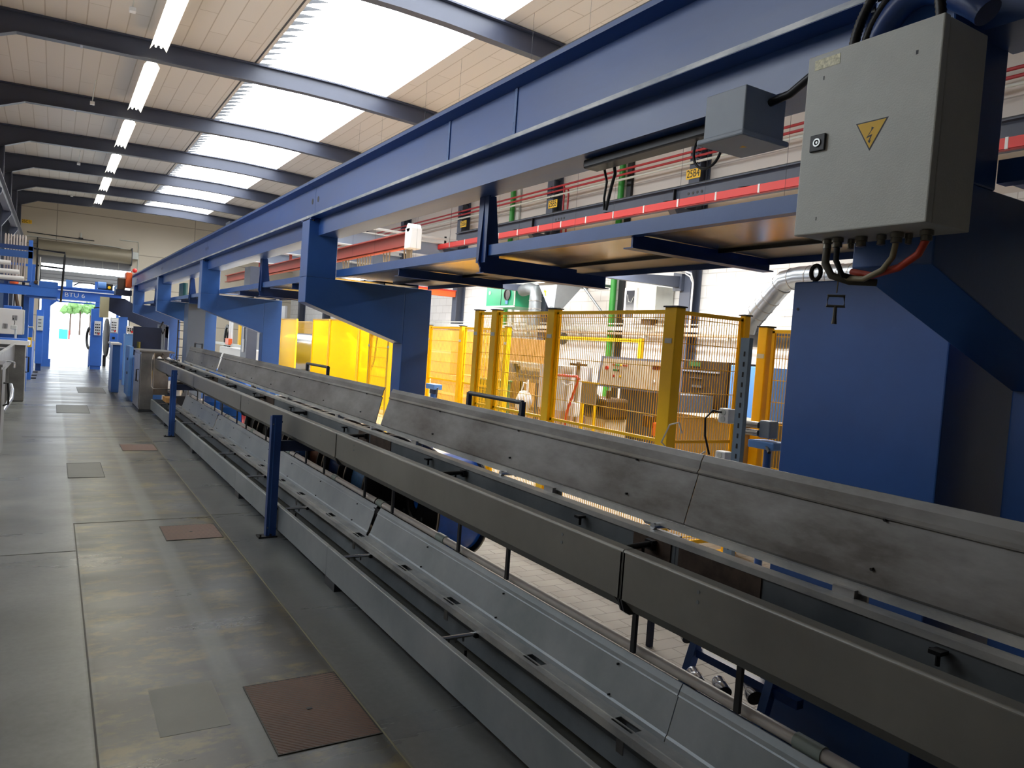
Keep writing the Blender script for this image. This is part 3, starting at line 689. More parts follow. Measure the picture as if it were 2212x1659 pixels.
m = MB().prism([(1.893, 1.004), (1.893, 1.024), (1.953, 1.022), (1.953, 1.017), (1.905, 1.019), (1.905, 1.004)], NEAR, 15.5); m.build('back_rail', RAILM, t)
m = MB().prism([(1.962, 1.036), (1.962, 1.060), (1.968, 1.063), (1.99, 1.063), (1.99, 1.036)], NEAR, 14.1); m.build('lid_rail', RAILM, t)
rods_up = [.53+1.47*k for k in range(11)]
for y in rods_up:
    if y > 15: continue
    MB().cyl((1.725, y, .987), (1.885, y+.03, .985), .011, 10).build('guide_rod', BLACKM, t)
    MB().box(1.872, 1.892, y+.01, y+.05, .965, 1.0).build('rod_clamp', BLACKM, t)
    for q in (.05, .10): MB().box(1.72+q, 1.728+q, y, y+.008, .958, .98).build('spray_pin', BLACKM, t)
    m = MB(); m.cyl((1.875, y+.45, .955), (1.875, y+.45, .985), .006, 8); m.box(1.855, 1.893, y+.435, y+.465, .985, .995); m.cyl((1.895, y+.45, .99), (1.87, y+.47, .99), .005, 6); m.build('hold_down_clip', BLACKM, t)
for k in range(11):
    y = 1.26+1.5*k-1.5
    m = MB(); m.box(1.945, 1.975, y, y+.07, 1.018, 1.045); m.box(1.975, 1.985, y-.02, y+.09, 1.0, 1.05); m.build('lid_hinge', STAINLESS, t)
for y in (2.08, 5.0, 3.2): 
    MB().cyl((1.93, y, 1.035), (2.04, y+.01, 1.03), .012, 12).build('drain_stub', CHROME, t)
    MB().cyl((2.025, y+.01, 1.03), (2.06, y+.01, 1.03), .018, 12).build('stub_cap', BLACKM, t)
P = lid_profile(False)
for a, b in ((NEAR, 1.95), (1.955, 4.90), (5.0, 11.0), (11.1, 13.95)):
    o = lid(t, P, a, b, LIDM, slant1=0., slant0=.045 if a > 4.9 else 0)
def lid_handle(y0, y1, label):
    r = thing('lid_handle', label, 'handle', (2.05, (y0+y1)/2, 1.3), 'handles on the upper lid')
    HM = mat('handle_steel', '#4a4d52', .35, metal=.5)
    MB().cyl((2.07, y0, 1.385), (2.07, y1, 1.385), .0125, 12).build('grip_bar', HM, r)
    for y, s_ in ((y0, -.03), (y1, .03)):
        MB().box(2.058, 2.082, y-.012, y+.012, 1.19, 1.39).build('handle_leg', HM, r)
    return r
h = [lid_handle(3.26, 3.84, 'dark grey tubular lid handle in front of the yellow fence, nearest of three'), lid_handle(6.47, 7.10, 'dark grey tubular lid handle in front of the yellow screens, middle of three'), lid_handle(13.0, 13.72, 'dark grey tubular lid handle near the far end of the upper lid')]
for o in h: 
    o.parent = None
# hangers between the two troughs
ys = []
for k in range(9): ys += [1.67+1.5*k, 2.2+1.5*k]
ys = [.7, .17]+ys
for y in ys: MB().box(1.985, 1.999, y-.011, y+.011, .50, .80).build('hanger_strap', DARKG, t)
MB().box(1.72, 2.0, NEAR, 13.6, .792, .80).build('underside_tray', DARKG, t)
# posts
for y, lab in ((6.15, 'tall blue channel post bolted to the floor in front of the troughs, nearer of two'), (12.17, 'blue channel post in front of the troughs, farther of two')):
    p = thing('trough_post', lab, 'post', (1.57, y, 0), 'blue posts in front of the troughs')
    MB().box(1.528, 1.608, y-.03, y-.024, .012, .995).build('web', BLUE_D, p)
    MB().box(1.528, 1.534, y-.024, y+.03, .012, .985).build('flange', BLUE_D, p); MB().box(1.602, 1.608, y-.024, y+.03, .012, .985).build('flange', BLUE_D, p)
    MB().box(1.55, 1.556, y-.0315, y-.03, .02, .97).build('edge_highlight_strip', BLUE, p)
    MB().box(1.47, 1.617, y-.05, y+.05, 0, .012).build('base_plate', BLACKM, p)
    MB().box(1.61, 2.02, y-.02, y+.02, .70, .785).build('cross_arm', NAVY, UT)
    for z in (.93, .22): MB().box(1.608, 1.618, y-.012, y+.012, z, z+.014).build('stand_off_bolt', BLACKM, p)
    for z in (.92, .08): MB().cyl((1.54, y-.0325, z), (1.54, y-.030, z), .006, 8).build('bolt_head', GALV, p)
    for x in (1.485, 1.565): MB().cyl((x, y-.04, .012), (x, y-.04, .03), .008, 6, False).build('anchor_bolt', BLACKM, p)
# far support of upper trough
# ---- stainless end cabinet and its surroundings
p = thing('stainless_trough_cabinet', 'stainless steel cabinet with a black pull handle closing the far end of the right troughs', 'cabinet', (1.6, 16.1, 0))
MB().box(1.43, 1.66, 15.6, 16.8, .04, 1.12).build('cabinet_body', STAINLESS, p, .01)
MB().box(1.418, 1.43, 15.62, 16.78, .08, 1.08).build('door', STAINLESS, p)
MB().tube([(1.418, 15.85, .78), (1.385, 15.85, .78), (1.385, 15.85, .56), (1.418, 15.85, .56)], .012, 8).build('door_handle', BLACK, p)
MB().box(1.40, 2.0, 15.58, 16.85, 1.12, 1.15).build('cabinet_top', STAINLESS, p)
MB().box(1.66, 1.95, 15.9, 16.4, .3, 1.12).build('rear_housing', STAINLESS, p)
MB().box(1.42, 1.68, 15.57, 16.83, 0, .04).build('plinth', DARKG, p)
tag(MB().tube([(1.62, 15.5, 1.08), (1.60, 15.4, 1.0), (1.60, 15.4, .50), (1.64, 15.35, .46), (1.95, 15.3, .46)], .012, 8).build('drain_pipe', STAINLESS), 'thin stainless drain pipe bent beside the stainless trough cabinet', 'pipe')
# ================================================================ RIGHT-HAND WALL SERVICES
for z, m_, lab in ((5.97, REDP, 'top red pipe along the right-hand wall'), (5.855, REDP, 'second red pipe along the right-hand wall, below the top one'), (5.745, LGREY, 'grey pipe along the right-hand wall below the two red pipes')):
    p = thing('wall_pipe', lab, 'pipe', (11.05, 18, z))
    MB().cyl((11.05, YN+.3, z), (11.05, 35.5, z), .026, 10).build('pipe_run', m_, p)
    for y in BEAM_Y[1:6]: MB().box(11.03, 11.09, y-.12, y-.10, z-.04, z+.04).build('pipe_clamp', BLACKM, p)
for k, y in enumerate((15.95, 16.15)):
    z = (5.855, 5.97)[k]
    tag(MB().tube([(11.05, y+.14, z), (11.05, y+.06, z), (11.05, y, z-.08), (11.05, y, 3.9)], .024, 8).build('drop_pipe', REDP), 'red drop pipe branching down the right-hand wall, %s of the pair' % ('left' if k else 'right'), 'pipe', 'red drop pipes')
for k, y in enumerate((14.13, 19.08, 33.5)):
    p = thing('downpipe', 'bright green rainwater downpipe on the right-hand wall, %s to the camera' % ORD[k], 'pipe', (11.28, y, 0), 'green downpipes')
    MB().cyl((11.28, y, 0), (11.28, y, 6.9), .075, 14).build('pipe_run', GREENP, p)
    MB().box(11.32, 11.39, y-.30, y-.14, 0, 6.9).build('wall_strip', BLACKM if k == 0 else LGREY, p)
RB = thing('wall_crane_rail', 'grey steel crane rail beam on brackets along the right-hand wall', 'crane rail', (10.7, 16, 4.75))
m = MB(); m.box(10.60, 10.80, YN+.2, 21.3, 5.13, 5.15); m.box(10.69, 10.70, YN+.2, 21.3, 4.77, 5.13); m.box(10.60, 10.80, YN+.2, 21.3, 4.75, 4.77); m.build('rail_beam', STEELBEAM, RB)
MB().box(10.66, 10.74, YN+.2, 21.3, 5.15, 5.19).build('rail_head', BLACKM, RB)
for y in BEAM_Y[1:4]:
    MB().prism([(10.5, 4.75), (11.09, 4.75), (11.09, 4.35), (10.62, 4.60)], y-.1, y+.1).build('wall_bracket', STEELBEAM, RB)
    MB().box(10.62, 10.69, y+.05, y+.07, 4.77, 5.13).build('stiffener', BLACKM, RB)
for y in (11.25, 15.9):
    for dy in (0, .12, .24, .36):
        for z in (4.88, 5.0): MB().cyl((10.685, y-dy, z), (10.69, y-dy, z), .03, 8).build('splice_bolt', BLACK, RB)
BUS = thing('conductor_rail', 'bright red enclosed conductor rail with white joint clips along the right-hand crane rail', 'conductor rail', (10.4, 14, 4.7))
MB().box(10.37, 10.45, YN+.3, 22.6, 4.69, 4.83).build('rail_housing', REDB, BUS)
MB().box(10.385, 10.435, YN+.3, 22.6, 4.67, 4.69).build('lower_lip', mat('dark_red', '#8a1f1f', .5), BUS)
for k in range(22): 
    y = 1.2+k*1.0
    MB().box(10.365, 10.455, y-.02, y+.02, 4.685, 4.836).build('joint_clip', WHITE, BUS)
for k in range(11):
    y = 1.9+k*1.95
    MB().prism([(10.40, 4.86), (10.68, 4.93), (10.68, 4.86)], y-.02, y+.02).build('support_arm', BLACKM, BUS)
def sign(txt, x, y, z, w, h_, label, face='-X', size=None):
    p = thing('bay_sign', label, 'sign', (x, y, z))
    if face == '-X':
        MB().box(x-.01, x, y-w/2, y+w/2, z-h_/2, z+h_/2).build('plate', SIGNY, p)
        lettering(txt, size or h_*1.1, (x-.012, y, z), (0, -1, 0), (0, 0, 1), BLACK, p, 'bay_number', .8)
    else:
        MB().box(x-w/2, x+w/2, y-.01, y, z-h_/2, z+h_/2).build('plate', SIGNY, p)
        lettering(txt, size or h_*1.1, (x, y-.012, z), (1, 0, 0), (0, 0, 1), BLACK, p, 'bay_number', .8)
    return p
sign('25B4', 11.085, BEAM_Y[1]+.02, 5.52, .40, .20, 'yellow bay sign reading 25B4 on a wall column')
sign('25B5', 11.085, BEAM_Y[2]-.17, 5.55, .40, .20, 'yellow bay sign reading 25B5 on a wall column')
sign('25B6', 11.085, BEAM_Y[3]-.3, 5.56, .40, .20, 'yellow bay sign reading 25B6 on a wall column')
# swinging crane: girder with festoon cables, transverse grey beams
G = thing('crane_girder', 'brick-red crane girder with white end cap and festoon cables', 'crane girder', (7, 25, 4))
m = MB(); m.box(6.9, 7.1, 16.4, 38, 4.18, 4.21); m.box(6.985, 7.015, 16.4, 38, 3.92, 4.18); m.box(6.9, 7.1, 16.4, 38, 3.89, 3.92); m.build('girder', BROWNRED, G)
m = MB(); m.box(6.86, 7.14, 16.05, 16.4, 3.80, 4.28); m.cyl((6.86, 16.22, 4.28), (7.14, 16.22, 4.28), .1, 16); m.build('end_cap', WHITE, G, .02)
for y in (22.05, 26.8, 31.4): MB().box(6.96, 7.04, y-.05, y+.05, 4.21, 4.42).build('girder_hanger', BROWNRED, G)
MB().box(6.95, 7.05, 16.4, 30, 3.84, 3.87).build('festoon_track', ORANGE, G)
for k, y in enumerate((16.25, 16.35, 16.5, 17.6, 17.8, 18.9, 19.1, 19.3, 19.5, 19.7, 20.6, 20.9, 21.8)):
    MB().tube([(7, y, 3.87), (7, y+.02, 3.6), (7.02, y+.12, 3.25), (7.02, y+.2, 3.6), (7, y+.22, 3.87)], .018, 6).build('festoon_cable', mat('festoon_cable', '#8d7f68', .5), G)
for k, y in enumerate((22.05, 26.8, 31.4)):
    p = thing('crane_cross_beam', 'pale grey transverse crane beam above the red girder, %s to the camera' % ORD[k], 'crane beam', (9.5, y, 4.6), 'transverse crane beams')
    PG = mat('pale_blue_grey_steel', '#8f99ad', .4)
    MB().box(6.2, 11.09, y-.01, y+.01, 4.45, 4.85).build('web', PG, p); MB().box(6.2, 11.09, y-.12, y+.12, 4.85, 4.88).build('top_flange', WHITE, p); MB().box(6.2, 11.09, y-.12, y+.12, 4.42, 4.45).build('bottom_flange', WHITE, p)
    MB().cyl((6.2, y-.2, 5.0), (11.0, y-.2, 5.0), .04, 8).build('cable_pipe', WHITE, p)
# cantilever wall brackets
for k, (y, x0) in enumerate(((11.7, 8.8), (16.7, 9.3), (26.8, 9.6))):
    p = thing('wall_jib_arm', 'tapered dark grey cantilever arm on a wall column, %s to the camera' % ORD[k], 'jib arm', (10, y, 3.3), 'cantilever arms on the wall columns')
    MB().prism([(x0, 3.28), (11.09, 3.42), (11.09, 3.19), (x0+.2, 3.18)], y-.07, y+.07).build('arm', STEELBEAM, p)
    MB().box(11.0, 11.09, y-.12, y+.12, 3.12, 3.5).build('fixing_plate', STEELBEAM, p)
tag(MB().tube([(9.6, 11.55, 3.47), (11.02, 11.55, 3.52), (11.08, 11.40, 3.47), (11.10, 11.35, 3.3), (11.10, 11.35, 2.3)], .02, 8).build('conduit', WHITE), 'white conduit running over the nearest cantilever arm and down the column', 'conduit')
tag(MB().tube([(9.6, 11.50, 3.43), (11.0, 11.50, 3.47), (11.04, 11.38, 3.4), (11.04, 11.28, 3.25), (11.04, 11.28, 2.3)], .014, 8).build('conduit', WHITE), 'thin white conduit beside the thicker one at the nearest cantilever arm', 'conduit')
p = thing('orange_jib', 'orange jib crane arm seen right of the large middle cantilever frame', 'jib arm', (10.5, 21.8, 3.3))
MB().box(9.2, 11.08, 21.95, 22.11, 3.22, 3.43).build('arm', ORANGE, p, .01); MB().box(9.2, 11.08, 21.91, 21.95, 3.41, 3.44).build('arm_rail', REDB, p)
MB().box(10.5, 10.56, 21.99, 22.05, 3.43, 3.53).build('trolley', DARKG, p)
# tray and pipes low on the wall
p = thing('wall_cable_tray', 'pale cable tray with pipes running along the right-hand wall behind the fence', 'cable tray', (11.1, 14, 2.3))
MB().box(11.05, 11.09, 2, 26, 2.27, 2.36).build('tray', LGREY, p); MB().cyl((11.02, 2, 2.20), (11.02, 26, 2.20), .03, 10).build('lower_pipe', mat('tan_pipe', '#b09a84', .5), p)
MB().cyl((11.02, 2, 2.42), (11.02, 26, 2.42), .015, 8).build('upper_pipe', LGREY, p)
for y in frange(3, 26, 2.4): MB().box(11.0, 11.12, y, y+.05, 2.12, 2.24).build('tray_bracket', LGREY, p)
# wall-mounted enclosure
p = thing('wall_enclosure', 'white-grey wall enclosure with a dark window above the fence', 'enclosure', (11.0, 12.7, 2.4))
MB().box(10.85, 11.35, 12.15, 12.75, 2.52, 3.22).build('enclosure_body', LGREY, p, .01)
MB().box(10.80, 10.85, 12.72, 13.12, 2.50, 3.20).build('open_door', WHITE, p); MB().box(10.795, 10.80, 12.78, 13.05, 2.56, 3.14).build('door_window', mat('dark_glass', '#3a3d44', .15), p)
MB().tube([(10.79, 13.0, 3.05), (10.78, 12.95, 2.9), (10.78, 12.85, 2.88), (10.79, 12.80, 3.0)], .006, 6).build('loose_wire', LGREY, p)
MB().box(10.9, 11.1, 12.3, 12.6, 2.40, 2.52).build('cable_inlet', BROWNM, p)
# green air unit + hopper + ducts
p = thing('air_handling_unit', 'green air handling unit with a round black outlet mounted high on the right-hand wall', 'air unit', (10.7, 17.5, 2.8))
MB().box(10.3, 11.35, 16.95, 18.5, 2.80, 3.36).build('casing', GREENU, p, .01)
MB().lathe((10.3, 17.35, 3.12), (-1, 0, 0), [(0, 0), (.005, .16), (.03, .165), (.03, .14), (.01, .14), (.01, 0)], 24).build('round_outlet', BLACK, p)
MB().box(10.29, 10.3, 17.68, 17.69, 2.84, 3.32).build('door_seam', BLACK, p); MB().box(10.285, 10.3, 16.95, 16.99, 2.8, 3.36).build('corner_post', LGREY, p); MB().box(10.285, 10.3, 16.95, 18.5, 2.78, 2.82).build('bottom_frame', WHITE, p)
MB().box(10.28, 10.29, 17.30, 17.42, 2.86, 2.98).build('blue_label', BLUE_L, p); MB().cyl((10.285, 18.3, 3.18), (10.295, 18.3, 3.18), .05, 14).build('dial', WHITE, p)
MB().add([(10.29, 17.12, 3.24), (10.29, 17.04, 3.24), (10.29, 17.04, 3.26), (10.29, 16.99, 3.225), (10.29, 17.04, 3.19), (10.29, 17.04, 3.215), (10.29, 17.12, 3.215)], [tuple(range(7))]).build('red_arrow', REDB, p)
p = thing('dust_hopper', 'light grey tapered extraction hopper with a yellow arrow beside the green air unit', 'hopper', (10.0, 14.9, 2.6))
m = MB(); a = [(9.85, 14.4), (10.6, 14.4), (10.6, 15.2), (9.85, 15.2)]; b = [(10.05, 14.75), (10.3, 14.75), (10.3, 15.0), (10.05, 15.0)]
m.add([(x, y, 3.28) for x, y in a]+[(x, y, 2.72) for x, y in b], [(0, 1, 5, 4), (1, 2, 6, 5), (2, 3, 7, 6), (3, 0, 4, 7), (0, 3, 2, 1), (4, 5, 6, 7)]); m.build('hopper_body', BOXG, p)
MB().box(9.80, 10.65, 14.35, 15.25, 3.28, 3.34).build('hopper_rim', LGREY, p)
MB().box(9.9, 10.55, 14.45, 15.15, 3.34, 3.6).build('green_filter_box', GREENU, p)
MB().cyl((10.17, 14.87, 2.74), (10.17, 14.87, 2.2), .14, 20).build('outlet_pipe', GALV, p)
MB().tube([(10.17, 14.87, 2.2), (10.17, 14.75, 2.05), (10.17, 14.45, 2.0)], .14, 16).build('outlet_bend', DARKG, p)
MB().add([(9.862, 14.88, 2.98), (9.862, 14.84, 2.98), (9.84, 14.84, 3.06), (9.84, 14.80, 3.06), (9.82, 14.86, 3.13), (9.84, 14.92, 3.06), (9.84, 14.88, 3.06)], [tuple(range(7))]).build('yellow_arrow', YEL, p)
MB().tube([(10.4, 14.2, 3.28), (10.6, 13.5, 2.55)], .03, 8).build('strut', GALV, p)
for y in (14.3, 15.3): MB().box(10.6, 11.39, y-.03, y+.03, 3.30, 3.36).build('wall_bracket', GALV, p)
p = thing('bent_duct', 'silver duct elbow standing between the green air unit and the hopper', 'duct', (10.1, 16, 2.6))
MB().tube([(10.3, 16.6, 3.2), (10.2, 16.1, 3.22), (10.15, 15.75, 3.15), (10.12, 15.7, 2.9), (10.12, 15.7, 2.3)], .15, 20).build('duct_run', GALV, p)
for z in (2.5, 2.7, 2.9): MB().cyl((10.12, 15.7, z-.012), (10.12, 15.7, z+.012), .158, 20).build('duct_band', STAINLESS, p)
# big silver spiral duct
p = thing('spiral_duct', 'large shiny spiral duct bending down behind the fence and over the blue cabinet', 'duct', (8.5, 6.5, 2.9))
dp = [(9.0, 4.6, 2.95), (9.0, 7.1, 2.97), (9.0, 7.35, 2.93), (9.02, 7.5, 2.8), (9.1, 8.0, 2.36), (9.12, 8.08, 2.22)]
MB().tube(dp, .155, 24).build('duct_run', mat('spiral_zinc', '#aab0b8', .28, metal=.9, var=.15, scale=8), p)
P3 = [Vector(q) for q in dp]
for a, b in zip(P3, P3[1:]):
    n = int((b-a).length/.17)
    for i in range(1, n+1):
        c = a.lerp(b, i/(n+1)); d = (b-a).normalized()*.008; MB().cyl(c-d, c+d, .160, 20).build('spiral_seam', STAINLESS, p)
MB().tube([(9.12, 8.08, 2.24), (9.3, 8.05, 2.10), (9.6, 7.8, 2.1), (9.8, 7.6, 2.12)], .14, 18).build('dark_elbow', mat('dark_duct', '#6a6b70', .4, metal=.6), p)
tag(MB().cyl((11.2, 7.0, 2.72), (11.2, 9.5, 2.72), .012, 6).build('wall_conduit', LGREY), 'thin conduit on the white block wall below the silver duct', 'conduit')

# ================================================================ BLUE MACHINE CABINETS behind the troughs at right
p = thing('blue_machine_cabinet', 'large flat blue machine cabinet with a lifting eye, right of the yellow fence', 'cabinet', (3.2, 1.9, 0))
MB().box(2.8, 3.6, 1.532, 2.236, .02, 2.04).build('cabinet_body', BLUE, p, .006)
MB().box(2.81, 3.59, 1.54, 2.23, 0, .02).build('plinth', NAVY, p)
MB().tube([(2.84, 2.16+.024*math.cos(q), 2.083+.031*math.sin(q)) for q in [2*PI*i/20 for i in range(20)]], .0095, 10, close=True).build('lifting_eye', BLACKM, p)
MB().cyl((2.84, 2.16, 2.04), (2.84, 2.16, 2.053), .012, 10).build('eye_base', BLACKM, p)
MB().cyl((2.797, 2.205, 1.92), (2.8, 2.205, 1.92), .006, 12).build('lock_screw', BLACKM, p)
p = thing('navy_machine_recess', 'dark navy machine side panel beside the large blue cabinet', 'machine panel', (3.9, 1.8, 0))
MB().box(3.62, 4.2, 1.47, 2.3, 0, 2.04).build('recess_panel', NAVY, p)

def reel(c, axis, r, w, barrel, wrap, label, fl=REELB, rw=None):
    p = thing('cable_reel', label, 'cable reel', (c[0], c[1], 0), 'cable reels')
    a = Vector(axis).normalized(); c = Vector(c)
    for s_ in (-1, 1):
        o = c+a*s_*(w/2)
        f = MB().lathe(o, a*s_, [(0, .05), (0, r), (.006, r+.006), (.02, r+.006), (.026, r), (.026, .13), (.012, .12), (.012, .05)], 44).build('flange', fl, p)
        MB().lathe(o+a*s_*.004, a*s_, [(.004, r+.004), (.018, r+.009), (.02, r+.004)], 44).build('rim_edge', mat('pale_rim', '#b9aea0', .4), f)
        for k in range(6):
            q = o+a*s_*.026; u = Vector((0, 0, 1)); v = a.cross(u); t_ = k*PI/3; b = q+(u*math.cos(t_)+v*math.sin(t_))*.19
            MB().cyl(b, b+a*s_*.008, .014, 8).build('flange_bolt', GALV, f)
    MB().lathe(c-a*w/2, a, [(0, 0), (0, rw or r*.8), (w, rw or r*.8), (w, 0)], 44).build(barrel, wrap, p)
    return p
# ================================================================ YELLOW FENCE
def fence_post(x, y, h_, w=.09):
    return None
def mesh_panel(p, p0, p1, z0, z1, frame=True, dx=.03, zs=None):
    """wire mesh between two ground points"""
    a = Vector((*p0, 0)); b = Vector((*p1, 0)); L = (b-a).length; d = (b-a)/L; nrm = Vector((-d.y, d.x, 0))
    def bar(s0, s1, za, zb, w):
        c = [a+d*s0-nrm*w, a+d*s1-nrm*w, a+d*s1+nrm*w, a+d*s0+nrm*w]
        return [(v.x, v.y, za) for v in c]+[(v.x, v.y, zb) for v in c]
    F = [(0, 1, 2, 3), (4, 7, 6, 5), (0, 4, 5, 1), (1, 5, 6, 2), (2, 6, 7, 3), (3, 7, 4, 0)]
    m = MB(); n = int(L/dx)
    for i in range(1, n): s_ = i*L/n; m.add(bar(s_-.0022, s_+.0022, z0, z1, .0022), F)
    for z in (zs or [z0+.05+i*(z1-z0-.1)/9 for i in range(10)]): m.add(bar(0, L, z-.003, z+.003, .005), F)
    m.build('wire_mesh', YEL, p)
    if frame:
        for s0, s1, za, zb in ((0, L, z1-.02, z1+.012), (0, L, z0-.012, z0+.02), (0, .028, z0, z1), (L-.028, L, z0, z1)):
            MB().add(bar(s0, s1, za, zb, .014), F).build('panel_frame', YEL, p)
def post(p, x, y, h_, w=.045, d=.06):
    MB().box(x-w, x+w, y-d, y+d, .01, h_).build('post', YEL, p, .006)
    MB().box(x-w-.01, x+w+.01, y-d-.01, y+d+.01, h_, h_+.012).build('post_cap', DARKG, p)
    MB().box(x-w-.004, x-w, y-.04, y+.04, h_*.86, h_*.86+.04).build('post_clamp', LGREY, p)
    MB().box(x-w-.03, x+w+.03, y-d-.03, y+d+.03, 0, .01).build('post_foot', YEL, p)
FX = 4.33
def fence(label, pts, posts, z1=2.06, z0=.12, grp='yellow machine guard fences'):
    r = thing('machine_guard_fence', label, 'fence', (pts[0][0], pts[0][1], 0), grp)
    for a, b in zip(pts, pts[1:]): mesh_panel(r, a, b, z0, z1)
    for x, y, w, d in posts: post(r, x, y, z1+.03, w, d)
    if z1 == 2.06:
        (ax_, ay_), (bx_, by_) = pts[0], pts[-1]
        MB().box(min(ax_, bx_)-.014, max(ax_, bx_)+.014, min(ay_, by_)-.002, max(ay_, by_)+.002, .975, 1.0).build('middle_rail', YEL, r)
    return r
fence('tall yellow wire-mesh fence with the broad corner post, in front of the control panels', [(FX, 4.68), (FX, 6.27)], [(FX, 4.60, .05, .07), (FX, 6.33, .05, .06)])
fence('yellow wire-mesh fence panel left of the tall one', [(FX, 6.41), (FX, 7.43)], [(FX, 7.49, .045, .06)])
fence('narrow yellow wire-mesh panel at the left end of the fence', [(FX, 7.56), (FX, 7.86)], [(FX, 7.91, .04, .05)])
fence('yellow wire-mesh fence wing running back from the corner post', [(FX+.065, 4.60), (5.12, 4.60)], [(5.16, 4.60, .035, .03)])
fence('short yellow wire-mesh panel between the silver duct and the large blue cabinet', [(5.56, 4.62), (5.56, 3.6)], [(5.56, 4.70, .05, .05)], z1=1.99)
r = fence('yellow mesh guard framing the cardboard pallets', [(6.2, 13.2), (6.2, 11.95)], [(6.2, 13.25, .03, .03), (6.2, 11.9, .05, .05)], z1=1.98)
MB().box(6.19, 6.21, 11.9, 13.25, 1.0, 1.03).build('middle_rail', YEL, r)
r = fence('yellow mesh guard right of the one framing the cardboard pallets', [(6.2, 11.80), (6.2, 10.4)], [(6.2, 10.35, .04, .04)], z1=1.98)
MB().box(6.19, 6.21, 10.4, 11.80, 1.0, 1.03).build('middle_rail', YEL, r)
r = thing('yellow_guard_bar', 'yellow horizontal guard behind the fence below the wall enclosure', 'guard', (8.5, 9.9, 0))
MB().box(8.48, 8.52, 9.8, 12.3, 1.93, 1.99).build('guard_rail', YEL, r); MB().box(8.47, 8.53, 9.75, 9.83, 0, 2.0).build('guard_post', YEL, r); MB().box(8.47, 8.53, 12.27, 12.33, 0, 2.0).build('guard_post', YEL, r)
# slotted angle post with sockets
r = thing('slotted_post', 'grey-blue slotted steel post with white sockets at the end of the fence', 'post', (4.5, 3.93, 0))
MB().box(4.30, 4.305, 3.78, 3.86, 0, 1.86).build('slotted_face', mat('grey_blue_steel', '#7c90a4', .35, metal=.5), r)
MB().box(4.305, 4.34, 3.78, 3.785, 0, 1.86).build('side_face', mat('grey_blue_steel', '#7c90a4', .35), r)
for k in range(20): MB().box(4.298, 4.30, 3.808, 3.822, .3+k*.075, .335+k*.075).build('slot', BLACK, r)
for z in (1.28, .96): 
    o = MB().box(4.28, 4.36, 3.90, 4.0, z-.06, z+.05).build('socket_box', WHITE, r, .01)
    for dz in (-.03, .02): MB().cyl((4.275, 3.95, z+dz), (4.28, 3.95, z+dz), .022, 12).build('socket_face', LGREY, o)
tag(MB().tube([(4.27, 3.96, 1.30), (4.2, 3.98, 1.31), (4.15, 4.0, 1.25), (4.16, 4.0, 1.12), (4.2, 3.98, .98)], .008, 8).build('plug_cable', BLACK), 'black cable plugged into the upper white socket on the slotted post', 'cable')
tag(MB().tube([(4.2, 4.02, 1.0), (4.15, 4.05, .95), (4.2, 4.2, .90), (4.25, 4.45, .93), (4.2, 4.5, 1.0), (4.2, 4.42, 1.15), (4.2, 4.32, 1.18), (4.2, 4.28, 1.1)], .007, 8).build('plug_cable', PLASTIC), 'white cable coiled along the fence beside the slotted post', 'cable')

# ================================================================ MACHINES BEHIND THE FENCE
p = thing('control_desk', 'beige control panel with coloured push buttons on a grey machine behind the yellow fence', 'control desk', (6.9, 7.5, 0))
MB().prism([(6.50, 1.24), (6.56, 1.66), (6.70, 1.66), (6.70, 1.24)], 6.90, 8.36).build('panel_housing', mat('slate_frame', '#6d7890', .45), p)
pf = MB().prism([(6.495, 1.27), (6.547, 1.63), (6.56, 1.63), (6.51, 1.27)], 6.93, 8.30).build('button_panel', BEIGE, p)
def desk_pt(y, z): return (6.495+(z-1.27)/.36*.052, y, z)
for y, z, c, nm, r_ in [(8.18, 1.50, '#c01818', 'emergency_stop', .028), (8.05, 1.55, '#a01515', 'push_button', .014), (8.0, 1.55, '#1c8a4a', 'push_button', .014), (7.95, 1.55, '#1c8a4a', 'push_button', .014), (7.90, 1.55, '#e0a818', 'push_button', .014), (7.83, 1.55, '#a01515', 'push_button', .014), (7.78, 1.55, '#a01515', 'push_button', .014), (8.02, 1.48, '#1c7a4a', 'push_button', .014), (7.97, 1.48, '#1c7a4a', 'push_button', .014), (7.92, 1.48, '#202020', 'push_button', .014), (8.0, 1.40, '#b01818', 'push_button', .016), (7.87, 1.40, '#e0a818', 'push_button', .014), (7.20, 1.38, '#d8d8d8', 'round_gauge', .022), (7.06, 1.38, '#d8d8d8', 'round_gauge', .022)]:
    q = desk_pt(y, z); MB().cyl((q[0]-.016, y, z), (q[0], y, z), r_, 12).build(nm, mat('button_'+c, c, .35), pf)
q = desk_pt(7.1, 1.56); o = MB().box(q[0]-.006, q[0]+.004, 7.13, 7.27, 1.53, 1.585).build('digital_display', mat('display_red', '#6a1f18', .3), pf)
MB().box(q[0]-.004, q[0]+.004, 6.97, 7.08, 1.50, 1.62).build('paper_meter', WHITE, pf)
MB().box(6.56, 7.3, 6.93, 7.9, 0, 1.24).build('machine_body', mat('slate_machine', '#565a60', .5, var=.15), p)
MB().tube([(6.55, 7.0+.12*math.cos(a), .98+.12*math.sin(a)) for a in [2*PI*i/16 for i in range(16)]], .01, 8, close=True).build('hand_wheel', BEIGE, p)
MB().box(6.45, 6.56, 6.85, 7.1, .70, .88).build('orange_motor', ORANGE, p, .02)
MB().box(6.45, 6.56, 7.1, 7.3, .8, .95).build('pulley_box', BROWNM, p, .01)
p = thing('black_lathe_head', 'dark greasy machine head left below the beige control panel', 'machine', (6.3, 8.0, 0))
MB().box(6.0, 6.4, 7.5, 8.0, .85, 1.12).build('gear_housing', BROWNM, p, .04); MB().lathe((6.0, 7.75, 1.05), (-1, 0, 0), [(0, 0), (0, .14), (.06, .14), (.06, .08), (.12, .08), (.12, 0)], 18).build('chuck', BLACKM, p)
